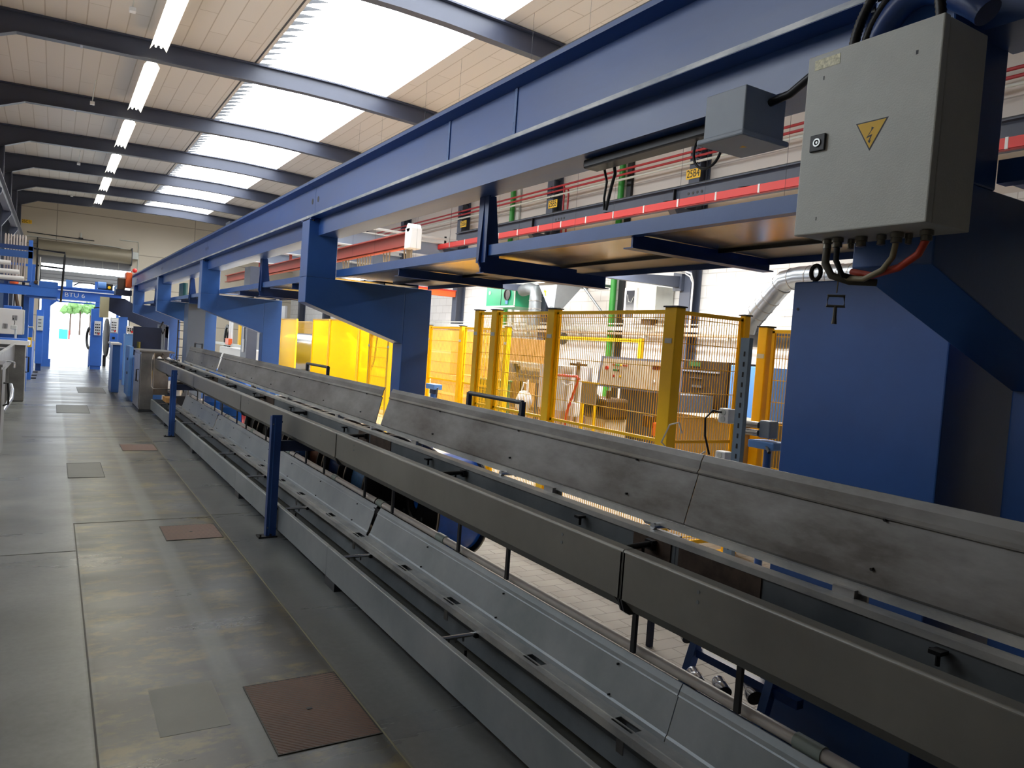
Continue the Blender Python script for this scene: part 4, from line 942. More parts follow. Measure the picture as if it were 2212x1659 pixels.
MB().box(6.05, 6.4, 7.55, 7.95, 0, .85).build('pedestal', BEIGE, p)
for y in (7.58, 7.92): MB().cyl((6.1, y, 1.12), (6.1, y, 1.22), .03, 8).build('oil_cup', BROWNM, p)
p = thing('grey_notice_board', 'small grey-brown board standing left of the dark machine head', 'board', (5.8, 7.6, 0))
MB().box(5.80, 5.82, 7.46, 7.75, 1.04, 1.30).build('board', mat('taupe_board', '#84796b', .6), p); MB().box(5.80, 5.83, 7.44, 7.77, 1.30, 1.32).build('board_rail', YEL, p)
MB().box(5.80, 5.83, 7.72, 7.75, 0, 1.04).build('leg', YEL, p); MB().box(5.80, 5.83, 7.46, 7.49, 0, 1.04).build('leg', YEL, p)
p = thing('drill_stand', 'thin bench stand with a clamp head behind the fence', 'tool stand', (6.2, 8.4, 0))
MB().cyl((6.2, 8.4, 0), (6.2, 8.4, 1.55), .03, 10).build('column', mat('tan_steel', '#8d7b68', .5), p); MB().box(6.12, 6.28, 8.3, 8.5, 1.50, 1.53).build('cross_head', BROWNM, p)
MB().box(6.1, 6.3, 8.3, 8.5, .8, 1.0).build('clamp_block', WHITE, p, .02); MB().box(6.1, 6.35, 8.25, 8.55, 0, .7).build('white_base', mat('off_white_base', '#c9bdb4', .5), p)
MB().tube([(6.15, 8.42, 1.25), (6.1, 8.52, 1.22), (6.1, 8.6, 1.25)], .012, 6).build('clamp_lever', WHITE, p)
p = MB().tube([(6.0, 8.62, 1.35), (6.0, 8.14, 1.36), (6.0, 8.10, 1.34), (6.0, 8.22, 1.08), (6.0, 8.31, .88), (6.0, 8.44, .02)], .018, 8); tag(p.build('red_hook_bar', REDB), 'red bent bar shaped like a seven leaning behind the fence', 'bar')
p = thing('white_box_pallet', 'pale boxes stacked low behind the middle of the tall fence', 'boxes', (6.2, 8.8, 0))
MB().box(6.1, 6.6, 8.6, 9.1, .0, .85).build('carton', mat('pinkish_carton', '#c7a89c', .7), p); MB().box(6.1, 6.6, 8.6, 9.2, .85, 1.48).build('white_carton', mat('white_carton', '#dbd9d8', .6), p)
p = thing('brown_cabinet', 'dark brown steel cabinet with drawer fronts behind the fence wing', 'cabinet', (7.6, 7.2, 0))
MB().box(7.35, 7.9, 6.78, 7.73, .02, 1.69).build('cabinet_body', mat('brown_cabinet', '#2a1d14', .45, var=.2), p, .006)
MB().box(7.335, 7.35, 6.90, 7.68, 1.535, 1.555).build('top_handle_rail', CHROME, p); MB().box(7.335, 7.35, 7.18, 7.37, 1.33, 1.36).build('drawer_handle', STAINLESS, p); MB().box(7.335, 7.35, 7.2, 7.42, 1.45, 1.46).build('label_frame', STAINLESS, p)
MB().box(7.34, 7.35, 7.25, 7.45, 1.61, 1.67).build('maker_plate', OLIVE, p); MB().box(7.36, 7.89, 6.79, 7.72, 0, .02).build('plinth', BLACKM, p)
p = thing('pale_blue_cabinet', 'pale blue tall cabinet right of the brown one behind the fence wing', 'cabinet', (7.6, 6.4, 0))
MB().box(7.37, 7.9, 6.15, 6.74, .02, 1.66).build('cabinet_body', BLUE_L, p, .006); MB().box(7.36, 7.37, 6.17, 6.72, .06, 1.62).build('door', BLUE_L, p); MB().box(7.39, 7.8, 6.17, 6.7, 0, .02).build('plinth', NAVY, p)
p = thing('grey_sheet_box', 'beige sheet-metal box low inside the fence wing', 'box', (5.5, 5.0, 0))
MB().box(5.4, 6.0, 4.75, 5.6, 0, 1.12).build('box_body', mat('beige_box', '#9a8a74', .55), p, .005); MB().box(5.38, 6.02, 4.73, 5.62, 1.12, 1.14).build('box_lid', mat('beige_box', '#9a8a74', .55), p)
p = thing('steel_workbench', 'bench with brown timber stacks and tools behind the left part of the fence', 'workbench', (7.5, 12, 0))
MB().box(7.3, 8.1, 11.0, 12.8, 1.10, 1.16).build('bench_top', mat('brown_timber', '#6f5a40', .6, var=.2), p); MB().box(7.3, 7.36, 11.05, 11.11, 0, 1.10).build('leg', DARKG, p); MB().box(7.3, 7.36, 12.7, 12.76, 0, 1.10).build('leg', DARKG, p); MB().box(8.0, 8.06, 12.7, 12.76, 0, 1.10).build('leg', DARKG, p); MB().box(8.0, 8.06, 11.05, 11.11, 0, 1.10).build('leg', DARKG, p)
MB().box(7.35, 8.0, 11.1, 12.7, .55, .58).build('shelf', mat('brown_timber', '#6f5a40', .6), p)
for k, (y0, y1, z0, z1, c, lab) in enumerate([(11.9, 12.8, 1.16, 1.24, '#8b7350', 'flat brown board stack on the bench, left'), (12.0, 12.9, 1.24, 1.40, '#56575c', 'grey crate on the left board stack of the bench'), (11.9, 12.95, 1.40, 1.44, '#9a8568', 'thin timber lid lying on the grey crate'), (11.05, 11.8, 1.16, 1.30, '#4a4038', 'dark tool case on the right of the bench'), (11.0, 11.75, 1.30, 1.36, '#8f7c60', 'timber board lying on the dark tool case')]):
    o = MB().box(7.35, 7.9, y0, y1, z0, z1).build('stacked_case', mat('case_%d' % k, c, .6, var=.2), None, .004); tag(o, lab, 'case', 'cases on the bench')
tag(MB().box(7.4, 7.7, 11.35, 11.95, 1.361, 1.43).build('wire_basket', mat('wire_basket', '#8a8276', .5)), 'small wire basket on top of the timber board', 'basket')
p = thing('waste_bag', 'white plastic bag hanging on a stand behind the fence', 'bag', (6.4, 10.0, .6))
MB().ico((6.4, 10.05, .86), .14, 2, (1, .9, 1.3), .08).build('bag_body', WHITE, p); MB().tube([(6.4, 9.95, .98), (6.4, 9.97, 1.14), (6.4, 10.1, 1.15), (6.4, 10.14, .98)], .012, 6).build('bag_handle', WHITE, p); MB().cyl((6.45, 10.05, 0), (6.45, 10.05, 1.2), .015, 6).build('bag_hook_pole', WHITE, p)
p = thing('dark_waste_bin', 'dark brown barrel with a lilac bag over its rim behind the fence', 'bin', (6.9, 9.7, 0))
MB().lathe((6.9, 9.75, 0), (0, 0, 1), [(0, 0), (0, .28), (.5, .31), (1.05, .32), (1.08, .33), (1.08, 0)], 24).build('barrel', mat('dark_barrel', '#2e2320', .4), p)
MB().lathe((6.9, 9.75, .98), (0, 0, 1), [(0, .34), (.10, .345), (.16, .30), (.16, .29)], 24).build('bag_rim', mat('lilac_bag', '#9b8fc9', .4), p)
p = thing('green_bin', 'dark green plastic bin behind the left end of the fence', 'bin', (6.1, 10.7, 0))
MB().box(6.3, 6.7, 10.95, 11.5, 0, 1.10).build('bin_body', OLIVE, p, .03); MB().box(6.285, 6.3, 11.15, 11.3, .91, .93).build('bin_handle', BLACK, p); MB().box(6.28, 6.72, 10.93, 11.52, 1.10, 1.13).build('bin_lid', OLIVE, p, .01)
p = thing('bench_vice', 'small blue bench vice on a post in front of the cardboard', 'vice', (5.0, 10.4, 0))
MB().cyl((5.0, 10.43, 0), (5.0, 10.43, .9), .05, 10).build('post', BLUE, p); MB().box(4.93, 5.07, 10.28, 10.58, .97, 1.05).build('vice_body', BLUE_L, p, .01); MB().box(4.97, 5.03, 10.35, 10.51, .9, .97).build('vice_neck', NAVY, p)
MB().tube([(5.0, 10.26, 1.0), (4.95, 10.2, 1.0), (4.93, 10.18, .86)], .012, 6).build('vice_handle', DARKG, p); MB().cyl((4.9, 10.62, .84), (4.9, 10.3, .83), .014, 8).build('cross_bar', GALV, p)
p = thing('roller_clamp', 'grey roller clamp on a blue base in front of the short mesh panel', 'clamp', (4.60, 3.78, 0))
MB().box(4.55, 4.65, 3.74, 3.84, 1.13, 1.26).build('clamp_body', BOXG, p, .01); MB().box(4.51, 4.69, 3.66, 3.90, 1.05, 1.11).build('blue_base', BLUE_L, p, .01); MB().cyl((4.60, 3.78, 0), (4.60, 3.78, 1.05), .03, 10).build('stand', BLUE, p)
for z in (1.16, 1.22): MB().cyl((4.55, 3.84, z), (4.53, 3.96, z), .025, 12).build('roller', STAINLESS, p)
MB().tube([(4.53, 3.74, 1.08), (4.47, 3.66, 1.04)], .012, 8).build('lever', BLACKM, p)
for k, (x, y) in enumerate(((7.0, 4.4), (7.6, 5.0))):
    reel((x, y, .45), (1, .4, 0), .42, .4, 'barrel', REELG, ('pale spool behind the short mesh panel, nearer of two', 'pale spool behind the short mesh panel, farther of two')[k], fl=mat('pale_spool', '#a8a39a', .5))
# cardboard pallets
n = 0
for (x0, x1, y0, y1, z0, z1) in [(7.6, 8.8, 14.6, 16.6, .15, 1.0), (7.6, 8.8, 15.1, 16.5, 1.0, 2.0), (7.6, 8.8, 12.95, 14.5, .15, 1.05), (7.7, 8.7, 13.0, 14.2, 1.05, 1.9), (7.6, 8.7, 16.8, 18.2, .15, 1.9)]:
    labs = ['large cardboard box low behind the yellow mesh guard, middle pallet', 'cardboard box stacked on the middle pallet behind the yellow mesh guard', 'cardboard box low on the right pallet behind the yellow mesh guard', 'cardboard box stacked on the right pallet behind the yellow mesh guard', 'tall cardboard box left of the other pallet boxes behind the mesh guard']
    o = MB().box(x0, x1, y0, y1, z0, z1).build('cardboard_box', CARD, None, .01); tag(o, labs[n], 'cardboard box', 'cardboard boxes on pallets')
    MB().box(x0-.003, x0, y0, y1, (z0+z1)/2-.03, (z0+z1)/2+.03).build('packing_tape', mat('packing_tape', '#caa874', .3), o); n += 1
for k, (y0, y1) in enumerate(((14.55, 16.65), (12.9, 14.5), (16.75, 18.25))):
    p = thing('wooden_pallet', 'wooden pallet under the %s cardboard boxes' % ('middle', 'right', 'left')[k], 'pallet', (8.2, (y0+y1)/2, 0), 'pallets')
    MB().box(7.55, 8.85, y0, y1, .11, .148).build('deck', CARD, p)
    for x in (7.55, 8.15, 8.75): MB().box(x, x+.1, y0, y1, 0, .11).build('runner', CARD, p)
# yellow screens and the stranding machine behind them
YS = mat('yellow_screen', '#ffd000', .3, trans=None)
def screen(x, y0, y1, z0, z1, label):
    p = thing('yellow_screen', label, 'screen', (x, (y0+y1)/2, 0), 'yellow machine screens')
    MB().box(x-.004, x+.004, y0+.03, y1-.03, z0, z1).build('screen_sheet', YELG, p)
    for y in (y0, y1-.03): MB().box(x-.02, x+.02, y, y+.03, 0, z1+.02).build('screen_post', YEL, p)
    MB().box(x-.015, x+.015, y0+.03, y1-.03, z1, z1+.03).build('top_rail', YEL, p); MB().box(x-.015, x+.015, y0+.03, y1-.03, z0-.03, z0).build('bottom_rail', YEL, p)
    return p
def yelglass():
    m = bpy.data.materials.new('yellow_polycarbonate'); m.use_nodes = True; nt = m.node_tree; b = nt.nodes['Principled BSDF']
    b.inputs['Base Color'].default_value = (*srgb('#ffdc10'), 1); b.inputs['Roughness'].default_value = .15
    tr = nt.nodes.new('ShaderNodeBsdfTransparent'); tr.inputs[0].default_value = (1, .80, .04, 1)
    tl = nt.nodes.new('ShaderNodeBsdfTranslucent'); tl.inputs[0].default_value = (1, .78, .03, 1)
    m1 = nt.nodes.new('ShaderNodeMixShader'); m1.inputs[0].default_value = .5; nt.links.new(b.outputs[0], m1.inputs[1]); nt.links.new(tl.outputs[0], m1.inputs[2])
    m2 = nt.nodes.new('ShaderNodeMixShader'); m2.inputs[0].default_value = .5; nt.links.new(m1.outputs[0], m2.inputs[1]); nt.links.new(tr.outputs[0], m2.inputs[2])
    nt.links.new(m2.outputs[0], nt.nodes['Material Output'].inputs[0]); return m
YELG = yelglass()
screen(5.5, 13.3, 15.2, .35, 2.04, 'bright yellow translucent screen nearest the large middle cantilever frame')
screen(5.5, 15.25, 17.2, .35, 2.04, 'bright yellow translucent screen, second from the large middle cantilever frame')
screen(5.5, 17.25, 18.55, .35, 2.04, 'bright yellow translucent screen right beside the silver cylinder')
screen(5.5, 20.0, 21.9, .35, 2.04, 'bright yellow translucent screen left of the silver cylinder')
fence('yellow mesh panel between the screens behind the silver cylinder', [(8.0, 29.0), (8.0, 25.0)], [(8.0, 29.1, .05, .05), (8.0, 24.9, .05, .05)], z1=2.15)
fence('yellow mesh strip beside the column of the large middle cantilever frame', [(4.9, 12.9), (4.9, 12.1)], [(4.9, 12.95, .03, .03), (4.9, 12.05, .03, .03)], z1=1.75)
p = thing('steel_drum_rotor', 'large shiny silver cylinder between the yellow screens', 'machine drum', (6.5, 21.5, 0))
MB().lathe((6.15, 22.6, 1.12), (.34, -1, 0), [(0, 0), (0, .54), (.06, .58), (.1, .58), (2.15, .58), (2.2, .54), (2.2, 0)], 40).build('drum_shell', mat('drum_steel', '#c7ccd4', .25, metal=.95), p)
MB().box(6.1, 6.9, 20.6, 22.4, 0, .56).build('cradle', LGREY, p, .01)
p = thing('stranding_machine', 'cream-coloured stranding machine with a round wheel behind the yellow screens', 'machine', (6.8, 16.5, 0))
CREAM = mat('cream_machine', '#efe9da', .4)
MB().box(6.4, 7.4, 15.6, 19.0, 0, .9).build('machine_bed', CREAM, p, .02)
MB().lathe((6.6, 17.1, 1.25), (-1, .2, 0), [(0, 0), (0, .34), (.05, .36), (.12, .36), (.16, .3), (.16, 0)], 30).build('flyer_wheel', WHITE, p)
MB().tube([(6.55, 19.0, 1.75), (6.5, 17.5, 1.35)], .05, 10).build('guide_arm', WHITE, p)
MB().box(6.3, 6.6, 18.0, 18.8, .9, 1.6).build('head_box', CREAM, p, .03)
MB().ico((6.3, 16.3, 1.3), .14, 2, (1, 1, .8)).build('motor_end', ORANGE, p)
MB().tube([(6.3, 15.5, .9), (6.25, 15.5, 1.2), (6.3, 15.2, 1.45)], .03, 8).build('hose', BLACKM, p)
tag(MB().tube([(5.2, 13.35, 2.6), (5.2, 13.4, 1.9), (5.18, 13.45, 1.3), (5.15, 13.6, .95), (5.15, 13.6, .0)], .014, 8).build('hanging_cable', BLACK), 'black cable hanging straight down in front of the yellow screens', 'cable', 'cables in front of the screens')
# wall things seen between frames (far right hall)
p = thing('grey_tool_column', 'dark grey column with a white socket box left of the third frame column', 'column', (4.4, 22.5, 0))
MB().box(5.0, 5.3, 23.6, 24.4, 0, 3.6).build('column_body', STEELBEAM, p); MB().box(4.97, 5.0, 23.9, 24.1, 1.0, 1.4).build('socket_box', WHITE, p, .01)
MB().cyl((4.98, 24.0, 1.4), (4.98, 24.0, 2.2), .02, 8).build('conduit', WHITE, p)
p = thing('reel_payoff_stand', 'white machine with black spoked wheels and an orange clamp seen between the frame columns', 'machine', (6.5, 32, 0))
MB().box(6.2, 7.2, 30.0, 34.5, 0, .92).build('machine_body', WHITE, p, .03); MB().box(6.1, 6.2, 29.0, 35.5, 1.0, 1.1).build('cross_tube', LGREY, p); MB().box(6.0, 6.15, 31.6, 32.3, 1.05, 1.3).build('orange_clamp', ORANGE, p, .02)
for y in (34.2, 30.6):
    o = MB().lathe((6.4, y, 1.25), (1, 0, 0), [(0, .5), (0, .62), (.08, .62), (.08, .5), (0, .5)], 28).build('wheel_rim', BLACKM, p)
    for a in range(6): MB().tube([(6.44, y, 1.25), (6.44, y+.52*math.cos(a*PI/3), 1.25+.52*math.sin(a*PI/3))], .03, 6).build('spoke', BLACKM, o)
for y in (31.8, 32.2): MB().cyl((6.15, y, 1.1), (6.15, y, 2.3), .05, 8).build('guide_tube', WHITE, p)
p = thing('yellow_stanchion', 'yellow post standing left of the dark grey column far behind', 'post', (7, 35.9, 0)); MB().box(7.25, 7.35, 35.7, 36.1, 0, 2.2).build('post_body', YEL, p)
struct('wall_partition', MB().box(8.9, 9.0, 34.5, YF, 0, 2.9), mat('grey_partition', '#b9b9bb', .6))

# ================================================================ THINGS BEHIND THE TROUGHS ON THE FLOOR
reel((2.66, 5.30, .42), (1, 0, .0), .42, .40, 'film_wrapped_winding', REELW, 'cable reel wrapped in shiny bright blue film, nearest the camera', rw=.385)
tag(MB().tube([(2.42, 5.735, .46), (2.40, 5.735, .50), (2.42, 5.735, .54), (2.46, 5.735, .52), (2.455, 5.735, .46)], .004, 6, close=True).build('wire_end', WIREB), 'loose loop of pale blue wire on the flange behind the blue wrapped reel', 'wire')
rs = [(5.98, WIREB, 'wire_winding', 'cable reel wound with light blue wire, behind the blue wrapped reel'), (6.60, BLUE_D, 'barrel', 'cable reel with a dark blue winding and a white paper label on its flange'), (7.22, COPPER, 'wire_winding', 'cable reel with a brownish copper winding'), (7.84, mat('green_winding', '#35502a', .4), 'wire_winding', 'cable reel with an olive green winding'), (8.5, REELG, 'barrel', 'empty grey-barrelled cable reel, third from the far end'), (9.2, REELG, 'barrel', 'empty grey-barrelled cable reel, second from the far end'), (9.9, REELG, 'barrel', 'empty grey-barrelled cable reel at the far end of the row')]
for y, m_, nm, lab in rs: reel((2.58, y, .42), (0, 1, 0), .40, .42, nm, m_, lab, rw=.34)
p = tag(MB().box(2.33, 2.50, 6.358, 6.362, .44, .62).build('paper_label', WHITE), 'white paper label stuck on the flange of the dark blue wound reel', 'label')
for k in range(7): MB().box(2.35, 2.47-(k % 3)*.02, 6.356, 6.358, .46+k*.02, .465+k*.02).build('printed_line', DARKG, p)
p = thing('trough_back_leg', 'blue square post standing among the reels behind the lower trough', 'post', (2.3, 7.6, 0)); MB().box(2.07, 2.16, 7.22, 7.33, .01, .79).build('post_body', BLUE, p); MB().box(2.05, 2.17, 7.2, 7.35, 0, .01).build('foot', BLUE_D, p)
for k, (x, y) in enumerate([(2.75, 14.9), (2.85, 13.9)]):
    p = thing('blue_drum', 'blue plastic drum behind the troughs, %s of two' % ('farther', 'nearer')[k], 'drum', (x, y, 0), 'blue plastic drums')
    MB().lathe((x, y, 0), (0, 0, 1), [(0, 0), (0, .27), (.02, .29), (.28, .29), (.30, .30), (.33, .29), (.55, .29), (.57, .30), (.60, .29), (.86, .28), (.90, .25), (.90, 0)], 28).build('drum_body', DRUMB, p)
    MB().lathe((x, y, .4), (0, 0, 1), [(0, .291), (.02, .294), (.10, .294), (.12, .291)], 28).build('pale_band', WHITE, p)
p = thing('red_hose_coil', 'coil of dark red hose hanging behind the troughs', 'hose', (2.9, 12.9, .2))
for k in range(4): MB().tube([(2.7+.02*k, 12.5+.26*math.cos(a),   .27+.24*math.sin(a)) for a in [2*PI*i/20 for i in range(20)]], .014, 8, close=True).build('hose_turn', REDP, p)
p = thing('blue_rack_frame', 'light blue steel rack behind the troughs between the drums and the reels', 'rack', (2.9, 12, 0))
for y in (11.5, 12.1): 
    MB().box(2.9, 2.96, y, y+.06, 0, .75).build('upright', BLUE_L, p)
MB().box(2.9, 2.96, 11.5, 12.16, .75, .81).build('top_bar', BLUE, p); MB().box(2.9, 2.96, 11.56, 12.1, .3, .34).build('cross_bar', BLUE, p)
p = thing('grey_disc', 'pale grey metal disc leaning behind the troughs', 'disc', (2.8, 11.1, .3)); MB().lathe((2.75, 11.0, .38), (1, .5, 0), [(0, 0), (0, .36), (.02, .38), (.05, .38), (.07, .34), (.07, 0)], 36).build('disc_body', LGREY, p)
# rack with polished bobbins
R = thing('bobbin_rack', 'blue angle-iron rack leaning behind the near troughs', 'rack', (2.6, 2.4, 0))
def beam(p0, p1, w, h_, m_, nm, par):
    a, b = Vector(p0), Vector(p1); d = (b-a).normalized(); s_ = d.cross(Vector((0, 0, 1))); s_ = s_.normalized() if s_.length > .1 else Vector((1, 0, 0)); u = s_.cross(d)
    c = [s_*w+u*h_, -s_*w+u*h_, -s_*w-u*h_, s_*w-u*h_]; vs = [a+q for q in c]+[b+q for q in c]
    return MB().add(vs, [(0, 1, 2, 3), (4, 7, 6, 5), (0, 4, 5, 1), (1, 5, 6, 2), (2, 6, 7, 3), (3, 7, 4, 0)]).build(nm, m_, par)
beam((2.5, 2.46, 0), (2.72, 2.5, .52), .018, .025, BLUE, 'upright', R); beam((2.5, 2.02, 0), (2.72, 2.06, .52), .018, .025, BLUE, 'upright', R)
beam((2.64, 2.46, .30), (2.64, 1.9, .30), .02, .018, BLUE_D, 'rung', R); beam((2.58, 2.46, .15), (2.58, 1.9, .15), .02, .018, BLUE_D, 'rung', R); beam((2.70, 2.5, .46), (2.70, 1.95, .46), .02, .018, BLUE_D, 'rung', R)
def bobbin(c, ax, r, l, label):
    p = thing('polished_bobbin', label, 'bobbin', (c[0], c[1], c[2]-r), 'polished bobbins on the rack')
    MB().lathe(c, ax, [(0, 0), (0, r*.8), (.006, r*.84), (l*.45, r*.84), (l*.5, r), (l*.55, r*1.04), (l*.9, r*1.04), (l, r*.98)], 26).build('bobbin_body', CHROME, p)
    MB().lathe(Vector(c)+Vector(ax).normalized()*l, ax, [(0, r*.98), (0.001, 0)], 26).build('dark_end', BLACKM, p)
ax = (-.35, -.75, -.25)
bobbin((2.66, 2.62, .40), (-.3, -.9, -.45), .034, .12, 'polished steel bobbin at the upper left corner of the blue rack')
bobbin((2.56, 2.42, .24), ax, .036, .08, 'polished steel bobbin on the lower rung, left of three')
bobbin((2.60, 2.30, .24), ax, .036, .08, 'polished steel bobbin on the lower rung, middle of three')
bobbin((2.66, 2.18, .26), ax, .036, .08, 'polished steel bobbin on the lower rung, right of three')
p = thing('document_tray', 'dark blue document pouch with paper behind the upper trough', 'pouch', (3.1, 3.2, .4)); MB().add([(2.95, 3.35, .78), (2.95, 3.05, .80), (3.05, 3.05, .70), (3.05, 3.35, .68)], [(0, 1, 2, 3)]).build('paper', WHITE, p); MB().box(2.96, 3.06, 3.05, 3.35, .60, .675).build('pouch_body', NAVY, p); MB().box(3.0, 3.03, 3.18, 3.21, 0, .60).build('stand_rod', NAVY, p)

# ================================================================ END OF THE HALL
MIDB = mat('mid_blue_paint', '#3a70cc', .4, var=.1)
# roller shutter and header above the open doorway
p = thing('roller_shutter', 'brown-grey rolled-up roller shutter above the open hall door', 'roller shutter', (1.3, 42.8, 4.2))
MB().cyl((-.72, 42.55, 4.92), (3.22, 42.55, 4.92), .36, 28).build('shutter_roll', mat('shutter_slats', '#8d8472', .5, metal=.3, var=.15, scale=1, stretch=(.1, 1, 1), bump=.3), p)
MB().box(-.74, 3.26, 42.86, 42.98, 4.22, 4.62).build('header_panel', mat('grey_header', '#8f9196', .5), p)
for x in (.4, 1.2, 2.0, 2.7): MB().box(x, x+.02, 42.84, 42.86, 4.26, 4.58).build('header_rib', LGREY, p)
for x in (-.78, 3.22): MB().box(x, x+.05, 42.3, 42.98, 4.5, 5.35).build('end_plate', DARKG, p)
MB().box(3.27, 3.55, 42.7, 42.98, 4.85, 5.2).build('motor_box', LGREY, p, .01)
p = thing('door_1_leaf', 'pale grey translucent sliding door panels hanging half-way down in the open doorway', 'door', (1.3, 43.1, 3.3))
p.name = 'hanging_door_panel'
MB().box(-.6, 3.33, 43.05, 43.12, 3.42, 3.92).build('panel_sheet', mat('grey_panel', '#a5a8ae', .5), p)
for z in (3.55, 3.72): MB().box(-.6, 3.33, 43.03, 43.05, z, z+.015).build('panel_seam', mat('seam_grey', '#7d8086', .5), p)
for x in (-.62, 3.29): MB().box(x, x+.05, 43.0, 43.05, .01, 4.25).build('guide_rail', DARKG, p)
tag(MB().tube([(-1.2, 42.95, 5.6), (1.6, 42.95, 5.55)], .02, 8).build('wall_pipe', DARKG), 'dark thin pipe on the end wall above the shutter', 'pipe')
tag(MB().tube([(-1.2, 42.94, 5.42), (2.6, 42.94, 5.36), (3.05, 42.94, 5.3), (3.2, 42.94, 5.15)], .02, 8).build('wall_pipe', LGREY), 'pale pipe curving down to the shutter motor', 'pipe')
tag(MB().tube([(2.7, 42.95, 5.75), (3.55, 42.95, 5.75), (3.58, 42.95, 5.6), (3.58, 42.95, 4.4)], .02, 8).build('wall_pipe', LGREY), 'angled conduit on the end wall right of the shutter', 'pipe')
p = thing('wall_detector', 'small black detector on a stub on the end wall above the shutter', 'detector', (1.0, 42.9, 5.6)); MB().box(.93, 1.12, 42.88, 43.0, 5.54, 5.62).build('detector_body', BLACKM, p); MB().box(1.0, 1.05, 42.93, 42.96, 5.62, 5.85).build('stub', LGREY, p)
sign('25C11', -1.22, 42.96, 6.08, .40, .17, 'amber bay sign reading 25C11 high on the end wall at the left', '-Y')
# outdoors
for k, (x, y, r_) in enumerate([(1.5, 88, 1.0), (3.4, 92, 1.1), (2.4, 90, .8)]):
    p = thing('tree', ('green tree outside the open door, left', 'green tree outside the open door, right', 'low green tree outside the open door, middle')[k], 'tree', (x, y, 0), 'trees outside the door')
    MB().cyl((x, y, 0), (x, y, 2.4), .08, 8).build('trunk', BROWNM, p); m = MB()
    for q in range(16): m.ico((x+random.uniform(-1, 1)*r_*.7, y+random.uniform(-1, 1)*r_*.7, 2.6+random.uniform(-.5, .9)*r_*.6), r_*.35, 1, jit=.2)
    m.build('crown', LEAF, p)
p = thing('outdoor_container', 'turquoise container standing far outside the open door', 'container', (.75, 70, 0)); MB().box(.45, 1.05, 69.5, 70.5, 0, .75).build('container_body', mat('turquoise', '#2fb8b0', .5), p); MB().box(1.1, 1.2, 69.6, 69.8, 0, .7).build('red_end', REDB, p)

# portal BTU 6
p = thing('portal_frame', 'blue portal frame lettered BTU 6 across the end of the aisle', 'portal', (.9, 29.5, 0))
m = MB(); m.box(-.40, 2.0, 29.45, 29.65, 2.27, 2.56); m.build('cross_beam', MIDB, p, .005)
MB().box(-.4, 2.0, 29.35, 29.75, 2.66, 2.70).build('top_flange', MIDB, p); MB().box(-.4, 2.0, 29.42, 29.70, 2.56, 2.66).build('upper_web', MIDB, p); MB().box(-.4, 2.0, 29.33, 29.42, 2.56, 2.59).build('pale_ledge', WHITE, p)
MB().box(-.34, -.08, 29.45, 29.65, .25, 2.27).build('left_leg', MIDB, p, .005); MB().box(-.38, -.02, 29.4, 29.7, 0, .25).build('leg_foot', MIDB, p)
MB().prism([(-.08, 2.27), (.18, 2.27), (-.08, 2.02)], 29.5, 29.6).build('corner_gusset', MIDB, p)
MB().box(1.22, 1.45, 29.47, 29.63, 0, 2.27).build('right_leg', MIDB, p, .005)
MB().box(.05, 1.2, 29.38, 29.45, 2.17, 2.22).build('lower_rail', MIDB, p); MB().box(.1, 1.2, 29.36, 29.38, 2.24, 2.27).build('pale_strip', WHITE, p)
lettering('BTU 6', .20, (.60, 29.44, 2.43), (1, 0, 0), (0, 0, 1), WHITE, p, 'portal_lettering', 1.15)
for k, (x0, x1, z1, m_) in enumerate([(.33, .52, 2.93, BLUE_L), (1.18, 1.26, 2.95, MIDB)]): MB().box(x0, x1, 29.42, 29.68, 2.70, z1).build('bracket', m_, p)
M = thing('drive_motor', 'blue electric motor with a black and yellow fan end on top of the portal beam', 'motor', (1.5, 29.55, 2.7))
MB().cyl((1.27, 29.55, 2.84), (1.52, 29.55, 2.84), .13, 18).build('motor_body', BLUE_L, M); MB().box(1.52, 1.72, 29.43, 29.67, 2.71, 2.92).build('fan_cover', BLACKM, M, .01); MB().cyl((1.61, 29.42, 2.80), (1.61, 29.43, 2.80), .05, 12).build('yellow_hub', YEL, M); MB().box(1.25, 1.72, 29.42, 29.68, 2.70, 2.712).build('motor_foot', BLACKM, M)
M = thing('small_gearbox', 'small round blue-grey gearbox on the portal beam beside the motor', 'gearbox', (1.86, 29.55, 2.7)); MB().cyl((1.86, 29.42, 2.80), (1.86, 29.66, 2.80), .10, 16).build('gearbox_body', mat('blue_grey', '#5b7ea3', .4), M); MB().cyl((1.86, 29.40, 2.80), (1.86, 29.42, 2.80), .05, 12).build('cover', LGREY, M)
tag(MB().tube([(.55, 29.5, 2.76), (.7, 29.5, 2.86), (1.0, 29.5, 2.88), (1.18, 29.5, 2.86)], .02, 8).build('power_cable', BLACK), 'black cable arching along the top of the portal beam', 'cable')
def keypad(par, x, y, z0, z1, w, n=4, c=3):
    o = MB().box(x-w/2, x+w/2, y-.05, y, z0, z1).build('control_panel', WHITE, par, .006)
    for i in range(n):
        for j_ in range(c):
            MB().box(x-w*.36+j_*w*.26, x-w*.36+j_*w*.26+w*.17, y-.058, y-.05, z0+.06+i*(z1-z0-.1)/n, z0+.06+i*(z1-z0-.1)/n+.04).build('key', BLACKM, o)
    MB().cyl((x+w*.18, y-.07, z0+.05), (x+w*.18, y-.05, z0+.05), .03, 10).build('stop_button', REDB, o)
p = thing('control_pillar', 'tall blue pillar with a white push-button panel in the open doorway', 'pillar', (1.28, 29, 0))
MB().box(1.09, 1.45, 28.9, 29.25, .12, 2.03).build('pillar_body', MIDB, p, .008); MB().box(1.12, 1.42, 28.95, 29.2, 0, .12).build('pillar_foot', MIDB, p); keypad(p, 1.29, 28.9, 1.15, 1.62, .2)
